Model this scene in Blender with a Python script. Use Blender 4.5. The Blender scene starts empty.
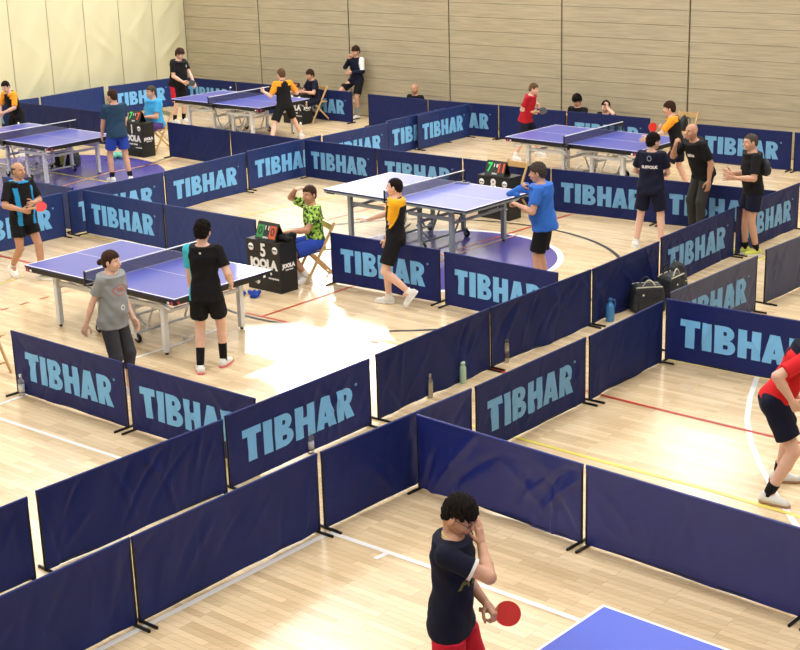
import bpy, bmesh, math, random
import numpy as np
from mathutils import Vector, Matrix

# ------------------------------------------------------------------ camera, world, light
SC = bpy.context.scene
COL = SC.collection
R = math.radians
CAM_H, CAM_F, CAM_P, CAM_R = 5.1088, 1433.5, 0.298799, -0.030568
cam_data = bpy.data.cameras.new('camera')
cam = bpy.data.objects.new('camera', cam_data)
COL.objects.link(cam)
_f = Vector((0, math.cos(CAM_P), -math.sin(CAM_P)))
_u = Vector((0, math.sin(CAM_P), math.cos(CAM_P)))
_r = Vector((1, 0, 0))
_cr, _sr = math.cos(CAM_R), math.sin(CAM_R)
_x = _cr * _r + _sr * _u
_y = -_sr * _r + _cr * _u
cam.matrix_world = Matrix(((_x.x, _y.x, -_f.x, 0), (_x.y, _y.y, -_f.y, 0), (_x.z, _y.z, -_f.z, CAM_H), (0, 0, 0, 1)))
cam_data.sensor_width = 36.0
cam_data.lens = CAM_F / 800 * 36
cam_data.clip_end = 200
SC.camera = cam
SC.view_settings.view_transform = 'Standard'
SC.view_settings.look = 'None'
SC.view_settings.exposure = -0.08
SC.view_settings.gamma = 1.0
SC.view_settings.use_curve_mapping = False

world = bpy.data.worlds.new('world')
SC.world = world
world.use_nodes = True
world.node_tree.nodes['Background'].inputs[0].default_value = (0.75, 0.86, 1.0, 1)
world.node_tree.nodes['Background'].inputs[1].default_value = 1.5

DA = R(-40.3)
DR = Vector((math.cos(DA), math.sin(DA), 0))      # along the back wall
NR = Vector((-math.sin(DA), math.cos(DA), 0))     # towards the back wall
WALL_N, WALL_S, WALL_E, WALL_F = 24.75, -27.8, 9.0, -4.0
CEIL = 9.0

def hall(s, n, z=0.0):
    v = DR * s + NR * n
    return Vector((v.x, v.y, z))

SUN_EL, SUN_AZ = R(31), R(-85)                   # where the light travels to
sun_data = bpy.data.lights.new('sun', 'SUN')
sun_data.energy = 6.0
sun_data.angle = R(0.5)
sun_data.color = (1.0, 0.95, 0.86)
sun = bpy.data.objects.new('sun', sun_data)
SUN_D = Vector((math.cos(SUN_AZ) * math.cos(SUN_EL), math.sin(SUN_AZ) * math.cos(SUN_EL), -math.sin(SUN_EL)))
sun.rotation_euler = SUN_D.to_track_quat('-Z', 'Y').to_euler()
sun.location = (0, 40, 20)
COL.objects.link(sun)

def area(s, n, z, sx, sy, power, color=(0.95, 0.975, 1.0)):
    d = bpy.data.lights.new('hall_lamp', 'AREA')
    d.shape = 'RECTANGLE'
    d.size, d.size_y = sx, sy
    d.energy = power
    d.color = color
    o = bpy.data.objects.new('hall_lamp', d)
    o.location = hall(s, n, z)
    o.rotation_euler = (0, 0, DA)
    COL.objects.link(o)
    return o

LAMP = 300
for ls in (-24, -16.5, -9, -1.5):
    for ln in (3, 10, 17, 22.5):
        area(ls, ln, 8.7, 3.4, 1.6, LAMP)

# ------------------------------------------------------------------ materials
def lin(c):
    return tuple(((v / 255) / 12.92 if v / 255 <= 0.04045 else ((v / 255 + 0.055) / 1.055) ** 2.4) for v in c[:3]) + (1.0,)

MATS = {}
def mat(name, rgb, rough=0.6, metal=0.0, var=0.08, scale=8.0, bump=0.0, bscale=60.0, spec=0.5, coat=0.0, alpha=1.0, sheen=0.0):
    if name in MATS:
        return MATS[name]
    m = bpy.data.materials.new(name)
    m.use_nodes = True
    nt = m.node_tree
    b = nt.nodes['Principled BSDF']
    c = lin(rgb)
    tc = nt.nodes.new('ShaderNodeTexCoord')
    nz = nt.nodes.new('ShaderNodeTexNoise')
    nz.inputs['Scale'].default_value = scale
    nz.inputs['Detail'].default_value = 3
    nt.links.new(tc.outputs['Object'], nz.inputs['Vector'])
    mx = nt.nodes.new('ShaderNodeMix')
    mx.data_type = 'RGBA'
    mx.inputs[6].default_value = tuple(v * (1 - var) for v in c[:3]) + (1,)
    mx.inputs[7].default_value = tuple(min(1, v * (1 + var)) for v in c[:3]) + (1,)
    nt.links.new(nz.outputs['Fac'], mx.inputs[0])
    nt.links.new(mx.outputs[2], b.inputs['Base Color'])
    b.inputs['Roughness'].default_value = rough
    b.inputs['Metallic'].default_value = metal
    b.inputs['Specular IOR Level'].default_value = spec
    b.inputs['Coat Weight'].default_value = coat
    b.inputs['Sheen Weight'].default_value = sheen
    b.inputs['Alpha'].default_value = alpha
    if bump:
        n2 = nt.nodes.new('ShaderNodeTexNoise')
        n2.inputs['Scale'].default_value = bscale
        nt.links.new(tc.outputs['Object'], n2.inputs['Vector'])
        bp = nt.nodes.new('ShaderNodeBump')
        bp.inputs['Strength'].default_value = bump
        bp.inputs['Distance'].default_value = 0.01
        nt.links.new(n2.outputs['Fac'], bp.inputs['Height'])
        nt.links.new(bp.outputs['Normal'], b.inputs['Normal'])
    MATS[name] = m
    return m

def emis(name, rgb, st):
    if name in MATS:
        return MATS[name]
    m = bpy.data.materials.new(name)
    m.use_nodes = True
    b = m.node_tree.nodes['Principled BSDF']
    b.inputs['Base Color'].default_value = lin(rgb)
    b.inputs['Emission Color'].default_value = lin(rgb)
    b.inputs['Emission Strength'].default_value = st
    MATS[name] = m
    return m

def cloth_mat(name, rgb, var=0.12):
    return mat(name, rgb, rough=0.85, var=var, scale=14, bump=0.25, bscale=45, spec=0.2)

def floor_material():
    m = bpy.data.materials.new('beech_strip_floor')
    m.use_nodes = True
    nt = m.node_tree
    L = nt.links.new
    b = nt.nodes['Principled BSDF']
    tc = nt.nodes.new('ShaderNodeTexCoord')
    mp = nt.nodes.new('ShaderNodeMapping')
    mp.inputs['Rotation'].default_value = (0, 0, -DA)
    L(tc.outputs['Object'], mp.inputs['Vector'])
    def brick(w, h, c1, c2, mort):
        br = nt.nodes.new('ShaderNodeTexBrick')
        br.inputs['Scale'].default_value = 1.0
        br.inputs['Brick Width'].default_value = w
        br.inputs['Row Height'].default_value = h
        br.inputs['Mortar Size'].default_value = mort
        br.inputs['Mortar Smooth'].default_value = 0.3
        br.inputs['Color1'].default_value = c1
        br.inputs['Color2'].default_value = c2
        br.offset = 0.37
        br.offset_frequency = 3
        L(mp.outputs['Vector'], br.inputs['Vector'])
        return br
    b1 = brick(0.52, 0.066, lin((234, 211, 174)), lin((212, 186, 148)), 0.0012)
    b1.inputs['Mortar'].default_value = lin((160, 136, 104))
    b1.inputs['Bias'].default_value = -0.15
    b2 = brick(0.91, 0.066, (1.04, 1.03, 1.0, 1), (0.90, 0.87, 0.82, 1), 0.0)
    b2.inputs['Bias'].default_value = -0.2
    mx = nt.nodes.new('ShaderNodeMix'); mx.data_type = 'RGBA'; mx.blend_type = 'MULTIPLY'
    mx.inputs[0].default_value = 1.0
    L(b1.outputs['Color'], mx.inputs[6]); L(b2.outputs['Color'], mx.inputs[7])
    mp2 = nt.nodes.new('ShaderNodeMapping')
    mp2.inputs['Rotation'].default_value = (0, 0, -DA)
    mp2.inputs['Scale'].default_value = (2.5, 40, 1)
    L(tc.outputs['Object'], mp2.inputs['Vector'])
    nz = nt.nodes.new('ShaderNodeTexNoise'); nz.inputs['Scale'].default_value = 1.6; nz.inputs['Detail'].default_value = 4
    L(mp2.outputs['Vector'], nz.inputs['Vector'])
    rp = nt.nodes.new('ShaderNodeMapRange'); rp.inputs[1].default_value = 0.3; rp.inputs[2].default_value = 0.75
    rp.inputs[3].default_value = 0.90; rp.inputs[4].default_value = 1.05
    L(nz.outputs['Fac'], rp.inputs[0])
    m2 = nt.nodes.new('ShaderNodeMix'); m2.data_type = 'RGBA'; m2.blend_type = 'MULTIPLY'; m2.inputs[0].default_value = 1
    L(mx.outputs[2], m2.inputs[6]); L(rp.outputs[0], m2.inputs[7])
    L(m2.outputs[2], b.inputs['Base Color'])
    n3 = nt.nodes.new('ShaderNodeTexNoise'); n3.inputs['Scale'].default_value = 1.3
    L(tc.outputs['Object'], n3.inputs['Vector'])
    r3 = nt.nodes.new('ShaderNodeMapRange'); r3.inputs[3].default_value = 0.16; r3.inputs[4].default_value = 0.27
    L(n3.outputs['Fac'], r3.inputs[0]); L(r3.outputs[0], b.inputs['Roughness'])
    b.inputs['Specular IOR Level'].default_value = 0.55
    return m

def plank_material():
    m = bpy.data.materials.new('wall_board')
    m.use_nodes = True
    nt = m.node_tree
    L = nt.links.new
    b = nt.nodes['Principled BSDF']
    tc = nt.nodes.new('ShaderNodeTexCoord')
    mp = nt.nodes.new('ShaderNodeMapping')
    mp.inputs['Scale'].default_value = (1.2, 1.2, 26)
    L(tc.outputs['Object'], mp.inputs['Vector'])
    nz = nt.nodes.new('ShaderNodeTexNoise'); nz.inputs['Scale'].default_value = 1.4; nz.inputs['Detail'].default_value = 5
    L(mp.outputs['Vector'], nz.inputs['Vector'])
    cr = nt.nodes.new('ShaderNodeValToRGB')
    cr.color_ramp.elements[0].position = 0.3; cr.color_ramp.elements[0].color = lin((164, 153, 127))
    cr.color_ramp.elements[1].position = 0.7; cr.color_ramp.elements[1].color = lin((186, 174, 147))
    L(nz.outputs['Fac'], cr.inputs[0])
    n2 = nt.nodes.new('ShaderNodeTexNoise'); n2.inputs['Scale'].default_value = 0.7
    L(tc.outputs['Object'], n2.inputs['Vector'])
    rp = nt.nodes.new('ShaderNodeMapRange'); rp.inputs[3].default_value = 0.88; rp.inputs[4].default_value = 1.08
    L(n2.outputs['Fac'], rp.inputs[0])
    m2 = nt.nodes.new('ShaderNodeMix'); m2.data_type = 'RGBA'; m2.blend_type = 'MULTIPLY'; m2.inputs[0].default_value = 1
    L(cr.outputs[0], m2.inputs[6]); L(rp.outputs[0], m2.inputs[7])
    L(m2.outputs[2], b.inputs['Base Color'])
    b.inputs['Roughness'].default_value = 0.55
    return m

def camo_material():
    m = bpy.data.materials.new('green_patterned_jersey')
    m.use_nodes = True
    nt = m.node_tree
    L = nt.links.new
    b = nt.nodes['Principled BSDF']
    tc = nt.nodes.new('ShaderNodeTexCoord')
    vo = nt.nodes.new('ShaderNodeTexVoronoi'); vo.inputs['Scale'].default_value = 34; vo.inputs['Randomness'].default_value = 1
    L(tc.outputs['Object'], vo.inputs['Vector'])
    cr = nt.nodes.new('ShaderNodeValToRGB'); cr.color_ramp.interpolation = 'CONSTANT'
    cr.color_ramp.elements[0].position = 0; cr.color_ramp.elements[0].color = lin((26, 58, 30))
    cr.color_ramp.elements[1].position = 0.46; cr.color_ramp.elements[1].color = lin((142, 190, 66))
    e = cr.color_ramp.elements.new(0.68); e.color = lin((190, 222, 112))
    L(vo.outputs['Color'], cr.inputs[0])
    L(cr.outputs[0], b.inputs['Base Color'])
    b.inputs['Roughness'].default_value = 0.8
    return m

WHITE = mat('white_paint', (240, 240, 238), 0.5, var=0.03)
BLACK = mat('black_paint', (18, 18, 20), 0.5, var=0.1)
BLACKM = mat('black_steel', (20, 20, 22), 0.4, metal=0.3)
NAVY = mat('navy_vinyl', (26, 38, 100), 0.45, var=0.16, scale=3, bump=0.5, bscale=9, spec=0.22)
NAVY2 = mat('dull_navy_vinyl', (26, 37, 88), 0.55, var=0.16, scale=3, bump=0.5, bscale=9, spec=0.18)
MIDBLUE = mat('mid_blue_vinyl', (34, 54, 112), 0.45, var=0.12, scale=3, bump=0.45, bscale=9, spec=0.35)
ROYAL = mat('royal_blue_vinyl', (34, 46, 124), 0.30, var=0.2, scale=3, bump=0.6, bscale=7, spec=0.5)
SLATE = mat('slate_vinyl', (60, 66, 96), 0.5, var=0.12, scale=3, bump=0.5, bscale=9, spec=0.35)
LBLUE = mat('light_blue_print', (120, 190, 246), 0.5, var=0.1, scale=6)
LBLUE2 = mat('dull_light_blue_print', (104, 160, 204), 0.5, var=0.1, scale=6)

# ------------------------------------------------------------------ mesh helpers
class MB:
    """Collects faces for one mesh, several materials allowed."""
    def __init__(s):
        s.v, s.f, s.mi, s.mats, s.sm = [], [], [], [], []
    def m(s, material):
        if material not in s.mats:
            s.mats.append(material)
        return s.mats.index(material)
    def add(s, verts, faces, material, smooth=False):
        o = len(s.v); k = s.m(material)
        s.v += [tuple(p) for p in verts]
        s.f += [tuple(i + o for i in f) for f in faces]
        s.mi += [k] * len(faces); s.sm += [smooth] * len(faces)
    def box(s, c, d, material, M=None, bevel=0.0):
        x, y, z = d[0] / 2, d[1] / 2, d[2] / 2
        if bevel:
            bm = bmesh.new()
            bmesh.ops.create_cube(bm, size=1)
            for v in bm.verts:
                v.co = Vector((v.co.x * d[0], v.co.y * d[1], v.co.z * d[2]))
            bmesh.ops.bevel(bm, geom=bm.edges[:], offset=bevel, segments=2, profile=0.7, affect='EDGES')
            bm.verts.index_update()
            vs = [v.co.copy() for v in bm.verts]; fs = [[v.index for v in f.verts] for f in bm.faces]
            bm.free()
        else:
            vs = [Vector((a, b, e)) for a in (-x, x) for b in (-y, y) for e in (-z, z)]
            fs = [(0, 1, 3, 2), (4, 6, 7, 5), (0, 4, 5, 1), (2, 3, 7, 6), (0, 2, 6, 4), (1, 5, 7, 3)]
        if M is not None:
            vs = [M @ v for v in vs]
        s.add([v + Vector(c) for v in vs], fs, material)
    def bar(s, a, b, w, t, material, up=(0, 0, 1), bevel=0.0):
        a, b = Vector(a), Vector(b)
        d = b - a; L = d.length; d.normalize()
        u = Vector(up)
        if abs(d.dot(u)) > 0.98:
            u = Vector((1, 0, 0))
        y = u.cross(d).normalized(); z = d.cross(y)
        M = Matrix((d, y, z)).transposed()
        s.box((a + b) / 2, (L, w, t), material, M, bevel)
    def tube(s, pts, rad, material, n=8, caps=True, smooth=True):
        pts = [Vector(p) for p in pts]
        if not hasattr(rad, '__len__'):
            rad = [rad] * len(pts)
        vs, fs = [], []
        prev = None
        for i, p in enumerate(pts):
            d = (pts[min(i + 1, len(pts) - 1)] - pts[max(i - 1, 0)]).normalized()
            if prev is None:
                u = Vector((0, 0, 1)) if abs(d.z) < 0.9 else Vector((1, 0, 0))
            else:
                u = prev
            y = (u - d * u.dot(d)).normalized(); x = y.cross(d); prev = y
            for k in range(n):
                a = 2 * math.pi * k / n
                vs.append(p + (x * math.cos(a) + y * math.sin(a)) * rad[i])
        for i in range(len(pts) - 1):
            for k in range(n):
                fs.append((i * n + k, i * n + (k + 1) % n, (i + 1) * n + (k + 1) % n, (i + 1) * n + k))
        s.add(vs, fs, material, smooth)
        if caps:
            s.add(vs[:n], [tuple(range(n))[::-1]], material)
            s.add(vs[-n:], [tuple(range(n))], material)
    def lathe(s, prof, material, n=20, c=(0, 0, 0), M=None, smooth=True):
        vs, fs = [], []
        for r_, z in prof:
            for k in range(n):
                a = 2 * math.pi * k / n
                v = Vector((r_ * math.cos(a), r_ * math.sin(a), z))
                if M is not None:
                    v = M @ v
                vs.append(v + Vector(c))
        for i in range(len(prof) - 1):
            for k in range(n):
                fs.append((i * n + k, i * n + (k + 1) % n, (i + 1) * n + (k + 1) % n, (i + 1) * n + k))
        fs.append(tuple(range(n))[::-1]); fs.append(tuple(len(vs) - n + k for k in range(n)))
        s.add(vs, fs, material, smooth)
    def text(s, body, size, material, M, bold=0.0, ext=0.001, align='CENTER', sx=1.0):
        cu = bpy.data.curves.new('t', 'FONT')
        cu.body = body; cu.size = size; cu.align_x = align; cu.align_y = 'CENTER'
        cu.offset = bold; cu.extrude = ext; cu.resolution_u = 3
        ob = bpy.data.objects.new('t', cu)
        COL.objects.link(ob)
        dg = bpy.context.evaluated_depsgraph_get()
        me = bpy.data.meshes.new_from_object(ob.evaluated_get(dg))
        vs = [M @ Vector((v.co.x * sx, v.co.y, v.co.z)) for v in me.vertices]
        fs = [tuple(p.vertices) for p in me.polygons]
        bpy.data.objects.remove(ob); bpy.data.curves.remove(cu); bpy.data.meshes.remove(me)
        s.add(vs, fs, material)
    def mesh(s, name):
        me = bpy.data.meshes.new(name)
        me.from_pydata(s.v, [], s.f)
        for m_ in s.mats:
            me.materials.append(m_)
        me.polygons.foreach_set('material_index', s.mi)
        me.polygons.foreach_set('use_smooth', s.sm)
        me.update()
        return me
    def build(s, name, parent=None, loc=(0, 0, 0), rz=0.0):
        return link(name, s.mesh(name), parent, loc, rz)

def link(name, me, parent=None, loc=(0, 0, 0), rz=0.0):
    o = bpy.data.objects.new(name, me)
    COL.objects.link(o)
    o.location = loc
    o.rotation_euler = (0, 0, rz)
    if parent is not None:
        o.parent = parent
    return o

def tag(o, label=None, cat=None, group=None, kind=None):
    if label: o['label'] = label
    if cat: o['category'] = cat
    if group: o['group'] = group
    if kind: o['kind'] = kind
    return o

def thing(name, label, cat, loc, rz=0.0, group=None):
    o = bpy.data.objects.new(name, None)
    o.empty_display_size = 0.2
    COL.objects.link(o)
    o.location = loc
    o.rotation_euler = (0, 0, rz)
    return tag(o, label, cat, group)

def copy_tree(o, parent=None):
    c = o.copy()
    COL.objects.link(c)
    c.parent = parent
    for ch in [x for x in o.children]:
        copy_tree(ch, c)
    return c

# matrices that put text (drawn in local xy) on a vertical face: x -> along, y -> up
def face_matrix(origin, along, up=(0, 0, 1)):
    a = Vector(along).normalized(); u = Vector(up).normalized(); n = a.cross(u)
    M = Matrix((a, u, n)).transposed().to_4x4()
    M.translation = Vector(origin)
    return M

# ------------------------------------------------------------------ room shell
mb = MB()
fm = floor_material()
c = [hall(WALL_S - .3, WALL_F - .3), hall(WALL_E + .3, WALL_F - .3), hall(WALL_E + .3, WALL_N + .3), hall(WALL_S - .3, WALL_N + .3)]
lo = [p - Vector((0, 0, .2)) for p in c]
mb.add(c + lo, [(0, 1, 2, 3), (7, 6, 5, 4), (0, 4, 5, 1), (1, 5, 6, 2), (2, 6, 7, 3), (3, 7, 4, 0)], fm)
floor = tag(mb.build('floor'), 'pale beech strip sports hall floor with painted court lines', kind='structure')

PURPLE = mat('purple_court_paint', (84, 76, 158), 0.22, var=0.08, scale=2)
LWHITE = mat('white_line_paint', (236, 234, 232), 0.4, var=0.03)
LRED = mat('red_line_paint', (186, 56, 40), 0.3, var=0.1)
LORANGE = mat('orange_line_paint', (206, 146, 110), 0.3, var=0.1)
LYEL = mat('yellow_line_paint', (232, 214, 96), 0.3, var=0.1)
LBLK = mat('black_line_paint', (44, 46, 50), 0.3, var=0.1)

def strip(name, pts, w, m_, z=0.002):
    b_ = MB()
    vs = []
    P = [Vector((p[0], p[1], z)) for p in pts]
    for i, p in enumerate(P):
        d = (P[min(i + 1, len(P) - 1)] - P[max(i - 1, 0)]).normalized()
        n = Vector((-d.y, d.x, 0)) * w / 2
        vs += [p - n, p + n]
    b_.add(vs, [(2 * i, 2 * i + 2, 2 * i + 3, 2 * i + 1) for i in range(len(P) - 1)], m_)
    return b_.build(name, floor)

def disc(name, cx, cy, r0, r1, m_, z=0.0015, n=72):
    b_ = MB()
    vs = [(cx + r * math.cos(2 * math.pi * k / n), cy + r * math.sin(2 * math.pi * k / n), z) for r in (r0, r1) for k in range(n)]
    if r0 > 0:
        b_.add(vs, [(k, n + k, n + (k + 1) % n, (k + 1) % n) for k in range(n)], m_)
    else:
        b_.add(vs[n:], [tuple(range(n))], m_)
    return b_.build(name, floor)

def bp(u, v, z=0.0):
    """floor point (height z) that the photograph shows at u, v - used for measuring where things stand"""
    x = (u - 400) / CAM_F; y = (325 - v) / CAM_F
    X = _cr * x - _sr * y; U = _sr * x + _cr * y
    d = Vector((X, math.cos(CAM_P) + U * math.sin(CAM_P), -math.sin(CAM_P) + U * math.cos(CAM_P)))
    t = (z - CAM_H) / d.z
    return Vector((d.x * t, d.y * t, z))

def pline(name, px, w, m_, z=0.002, ext0=0, ext1=0):
    P = [bp(*q) for q in px]
    if ext0: P[0] = P[0] + (P[0] - P[1]).normalized() * ext0
    if ext1: P[-1] = P[-1] + (P[-1] - P[-2]).normalized() * ext1
    return strip(name, P, w, m_, z)

disc('centre_disc', 0.59, 19.76, 0, 1.67, PURPLE, 0.0015)
disc('centre_ring_line', 0.59, 19.76, 1.67, 1.76, LWHITE, 0.0017)
disc('circle_line', 0.137, 19.31, 2.94, 3.0, LBLK, 0.0024)
disc('painted_disc', -6.95, 26.5, 0, 2.62, PURPLE, 0.0015)
pline('white_line', [(0, 418.7), (122, 459), (221, 493)], .05, LWHITE, ext0=3, ext1=1)
pline('white_line', [(0, 404.3), (30, 393.5)], .045, LWHITE, .0028, ext0=2)
pline('white_line', [(125, 361), (180, 343.6), (221, 328)], .045, LWHITE, .0028)
pline('white_line', [(158, 620), (330, 532.5)], .055, LWHITE, ext0=2)
pline('white_line', [(330, 532.5), (430, 567), (575, 619)], .055, LWHITE, .003, ext1=2)
_a = bp(376, 556); _b = bp(384, 560)
pline('white_line', [(387, 553.5), (375, 559)], .05, LWHITE, .0035)
pline('white_arc_line', [(766, 352), (757.5, 376), (750, 397.5), (747, 420), (751, 442.5), (760, 465), (775, 493), (797, 527), (816, 555)], .055, LWHITE)
pline('yellow_line', [(512, 436.5), (600, 461), (700, 487.5), (800, 517)], .05, LYEL, .0032, ext0=1, ext1=1)
pline('yellow_line', [(664, 358.5), (755, 376.5), (800, 385.5)], .035, LYEL, .0032, ext1=1)
pline('yellow_line', [(26, 168), (108, 182)], .05, LYEL, .0032, ext0=1)
pline('yellow_line', [(80, 235), (117, 242.5)], .04, LYEL, .0032)
pline('yellow_line', [(0, 284), (24, 276)], .04, LYEL, .0032, ext0=1)
pline('yellow_line', [(237, 217), (337, 196)], .04, LYEL, .0032)
pline('yellow_line', [(755, 262), (800, 241)], .04, LYEL, .0032)
pline('red_line', [(0, 256), (24, 261.5), (40, 266)], .05, LRED, .0036, ext0=1)
for k in range(5):
    u0 = 0 + k * 20
    pline('red_dash', [(u0, 310.5 - 5.6 * k), (u0 + 9, 308 - 5.6 * k)], .03, LRED, .0036)
pline('red_line', [(246, 313), (301, 325.5), (394.5, 347), (470, 364)], .04, LRED, .0036)
pline('red_line', [(262.5, 316.5), (342, 290), (360, 284)], .04, LRED, .0038)
pline('red_line', [(290, 231), (325, 221), (400, 200)], .04, LRED, .0036)
pline('red_line', [(440, 256), (466, 247), (532, 226.5), (572, 214)], .045, LRED, .0036)
pline('orange_line', [(440, 260.5), (466, 251), (520, 234)], .04, LORANGE, .0038)
pline('red_line', [(593, 393), (640, 405), (740, 429), (800, 443)], .045, LRED, .004, ext0=.2, ext1=1)
pline('red_line', [(487, 367), (505, 373)], .06, LRED, .004)
pline('orange_line', [(60, 187), (108, 173), (160, 163), (200, 153)], .06, LORANGE, .004, ext0=1)
pline('red_line', [(735, 213), (800, 208)], .03, LORANGE, .004)
pline('black_line', [(255, 231), (325, 226.5), (365, 222), (400, 219)], .035, LBLK, .003)
pline('black_line', [(135, 170), (172, 156)], .04, LBLK, .0042)

# back wall of horizontal boards in bays 2.86 m wide, high windows above
PLANK = plank_material()
WDARK = mat('wall_groove', (98, 82, 60), 0.8)
BAY = 2.90
S0 = WALL_S - .25
b_ = MB()
rnd = random.Random(4)
def wall_box(b, s0, s1, n0, n1, z0, z1, m_):
    P = [hall(s0, n0), hall(s1, n0), hall(s1, n1), hall(s0, n1)]
    vs = [p + Vector((0, 0, z0)) for p in P] + [p + Vector((0, 0, z1)) for p in P]
    b.add(vs, [(0, 3, 2, 1), (4, 5, 6, 7), (0, 1, 5, 4), (1, 2, 6, 5), (2, 3, 7, 6), (3, 0, 4, 7)], m_)
wall_box(b_, WALL_S - .3, WALL_E + .3, WALL_N + .03, WALL_N + .3, 0, CEIL, WDARK)
nb = 13
PH = 0.292
for i in range(nb):
    s0 = S0 + i * BAY + .018; s1 = S0 + (i + 1) * BAY - .018
    for j in range(11):
        z0 = .02 + j * PH
        wall_box(b_, max(s0, WALL_S + .01), min(s1, WALL_E), WALL_N - rnd.uniform(0, .004), WALL_N + .03, z0, z0 + PH - .006, PLANK)
PLASTER = mat('pale_plaster', (206, 198, 178), 0.8, var=0.04, scale=2)
wall_box(b_, WALL_S, WALL_E, WALL_N + .0, WALL_N + .03, 3.235, CEIL, PLASTER)
tag(b_.build('wall_back'), 'back wall of pale horizontal wooden boards in bays', kind='structure')

PANE = emis('bright_frosted_pane', (255, 250, 240), 6.0)
ALU = mat('aluminium_frame', (190, 192, 196), 0.4, metal=0.6)
def window(n, s0, s1, z0, z1):
    f = MB()
    for a, b, cc, d in ((s0, s1, z0, z0 + .06), (s0, s1, z1 - .06, z1), (s0, s0 + .06, z0, z1), (s1 - .06, s1, z0, z1)):
        wall_box(f, a, b, WALL_N - .05, WALL_N - .001, cc, d, ALU)
    k = max(1, int((s1 - s0) / 1.5))
    for i in range(1, k):
        s = s0 + (s1 - s0) * i / k
        wall_box(f, s - .02, s + .02, WALL_N - .05, WALL_N - .001, z0, z1, ALU)
    w = tag(f.build('window_%d' % n), 'high frosted window in the back wall above the boards', kind='structure')
    g = MB()
    wall_box(g, s0 + .05, s1 - .05, WALL_N - .03, WALL_N - .01, z0 + .05, z1 - .05, PANE)
    g.build('window_pane', w)
window(1, -25.3, -20.6, 3.3, 7.2)
window(2, -20.4, -17.4, 3.3, 4.5)
window(3, -14.0, -11.9, 5.0, 7.8)

# left wall hung with cream sheeting
CREAM = mat('cream_sheeting', (212, 207, 172), 0.6, var=0.04, scale=1.5)
CREAMD = mat('cream_seam', (170, 160, 122), 0.8)
b_ = MB()
seams = [13.5 + 1.03 * k for k in range(0, 12)]
def sheet(n0, n1, seed):
    r_ = random.Random(seed)
    N, K = 14, 80
    ph = r_.uniform(0, 6)
    r0, sl_, cr2, sl2 = r_.uniform(.9, 1.6), r_.choice((-1, 1)) * r_.uniform(.8, 1.6), r_.uniform(1.7, 2.4), r_.choice((-1, 1)) * r_.uniform(.6, 1.4)
    vs = []
    for j in range(K + 1):
        z = 4.2 * j / K
        for i in range(N + 1):
            t = i / N
            n = n0 + (n1 - n0) * t
            cr = r0 + (t - .5) * sl_
            crease = .028 * math.exp(-((z - cr) / .07) ** 2) * math.sin(math.pi * t) + .02 * math.exp(-((z - cr2 - (t - .5) * sl2) / .05) ** 2) * math.sin(math.pi * t)
            d = crease + 0.035 * math.sin(math.pi * t) + 0.012 * math.sin(6 * t + ph + 2.2 * z) * math.sin(math.pi * t) + .01 * math.sin(9 * (t - .6 * z) + ph)* math.sin(math.pi * t)
            vs.append(hall(WALL_S + .02 + d, n, z))
    fs = [(j * (N + 1) + i, (j + 1) * (N + 1) + i, (j + 1) * (N + 1) + i + 1, j * (N + 1) + i + 1) for j in range(K) for i in range(N)]
    b_.add(vs, fs, CREAM, True)
wall_box(b_, WALL_S - .3, WALL_S, WALL_F - .3, WALL_N, 0, CEIL, CREAMD)
wall_box(b_, WALL_S, WALL_S + .018, WALL_F, WALL_N, 4.2, CEIL, PLASTER)
k = 0
n = WALL_N - .02
while n > WALL_F + 1:
    sheet(n - 1.045 + .008, n - .008, k); n -= 1.045; k += 1
tag(b_.build('wall_left'), 'left wall hung with cream sheeting in vertical lengths', kind='structure')
b_ = MB(); wall_box(b_, WALL_E, WALL_E + .3, WALL_F - .3, WALL_N, 0, CEIL, PLASTER)
tag(b_.build('wall_right'), 'plain plaster wall on the right of the hall', kind='structure')
b_ = MB(); wall_box(b_, WALL_S - .3, WALL_E + .3, WALL_F - .3, WALL_F, 0, CEIL, PLASTER)
tag(b_.build('wall_front'), 'plain plaster wall behind the stand', kind='structure')

# ceiling with added holes, shaped so the sun draws the bright floor patches
b_ = MB(); wall_box(b_, WALL_S - .3, WALL_E + .3, WALL_F - .3, WALL_N + .3, CEIL, CEIL + .08, PLASTER)
ceil = tag(b_.build('ceiling'), 'white hall ceiling with holes added to shape the sun patches', kind='structure')
def sun_patch_hole(px, z=0.0):  # cuts an added opening, patch outline carried back along the sun
    P = []
    for q in px:
        p = bp(q[0], q[1], z)
        t = (CEIL - z) / math.tan(SUN_EL)
        P.append(p - Vector((math.cos(SUN_AZ), math.sin(SUN_AZ), 0)) * t)
    k = len(P)
    cx = sum((p.x for p in P)) / k
    vs = [Vector((p.x, p.y, CEIL - .1)) for p in P] + [Vector((p.x, p.y, CEIL)) - SUN_D * (.2 / math.sin(SUN_EL)) for p in P]
    for i in range(k):
        vs[i] = Vector((P[i].x, P[i].y, CEIL)) + SUN_D * (.1 / math.sin(SUN_EL))
    bm = bmesh.new()
    bv = [bm.verts.new(v) for v in vs]
    bm.faces.new(bv[:k][::-1]); bm.faces.new(bv[k:])
    for i in range(k):
        bm.faces.new((bv[i], bv[(i + 1) % k], bv[k + (i + 1) % k], bv[k + i]))
    bmesh.ops.recalc_face_normals(bm, faces=bm.faces[:])
    me = bpy.data.meshes.new('cut'); bm.to_mesh(me); bm.free()
    o = bpy.data.objects.new('cut', me); COL.objects.link(o)
    md = ceil.modifiers.new('cut', 'BOOLEAN'); md.object = o; md.operation = 'DIFFERENCE'; md.solver = 'EXACT'
    dg = bpy.context.evaluated_depsgraph_get(); dg.update()
    me2 = bpy.data.meshes.new_from_object(ceil.evaluated_get(dg))
    ceil.modifiers.remove(md)
    ceil.data = me2
    bpy.data.objects.remove(o)
sun_patch_hole([(243, 327), (300, 324), (345, 318), (430, 338), (400, 372), (330, 420), (283, 410), (281, 386), (262, 376), (243, 374)])
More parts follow.
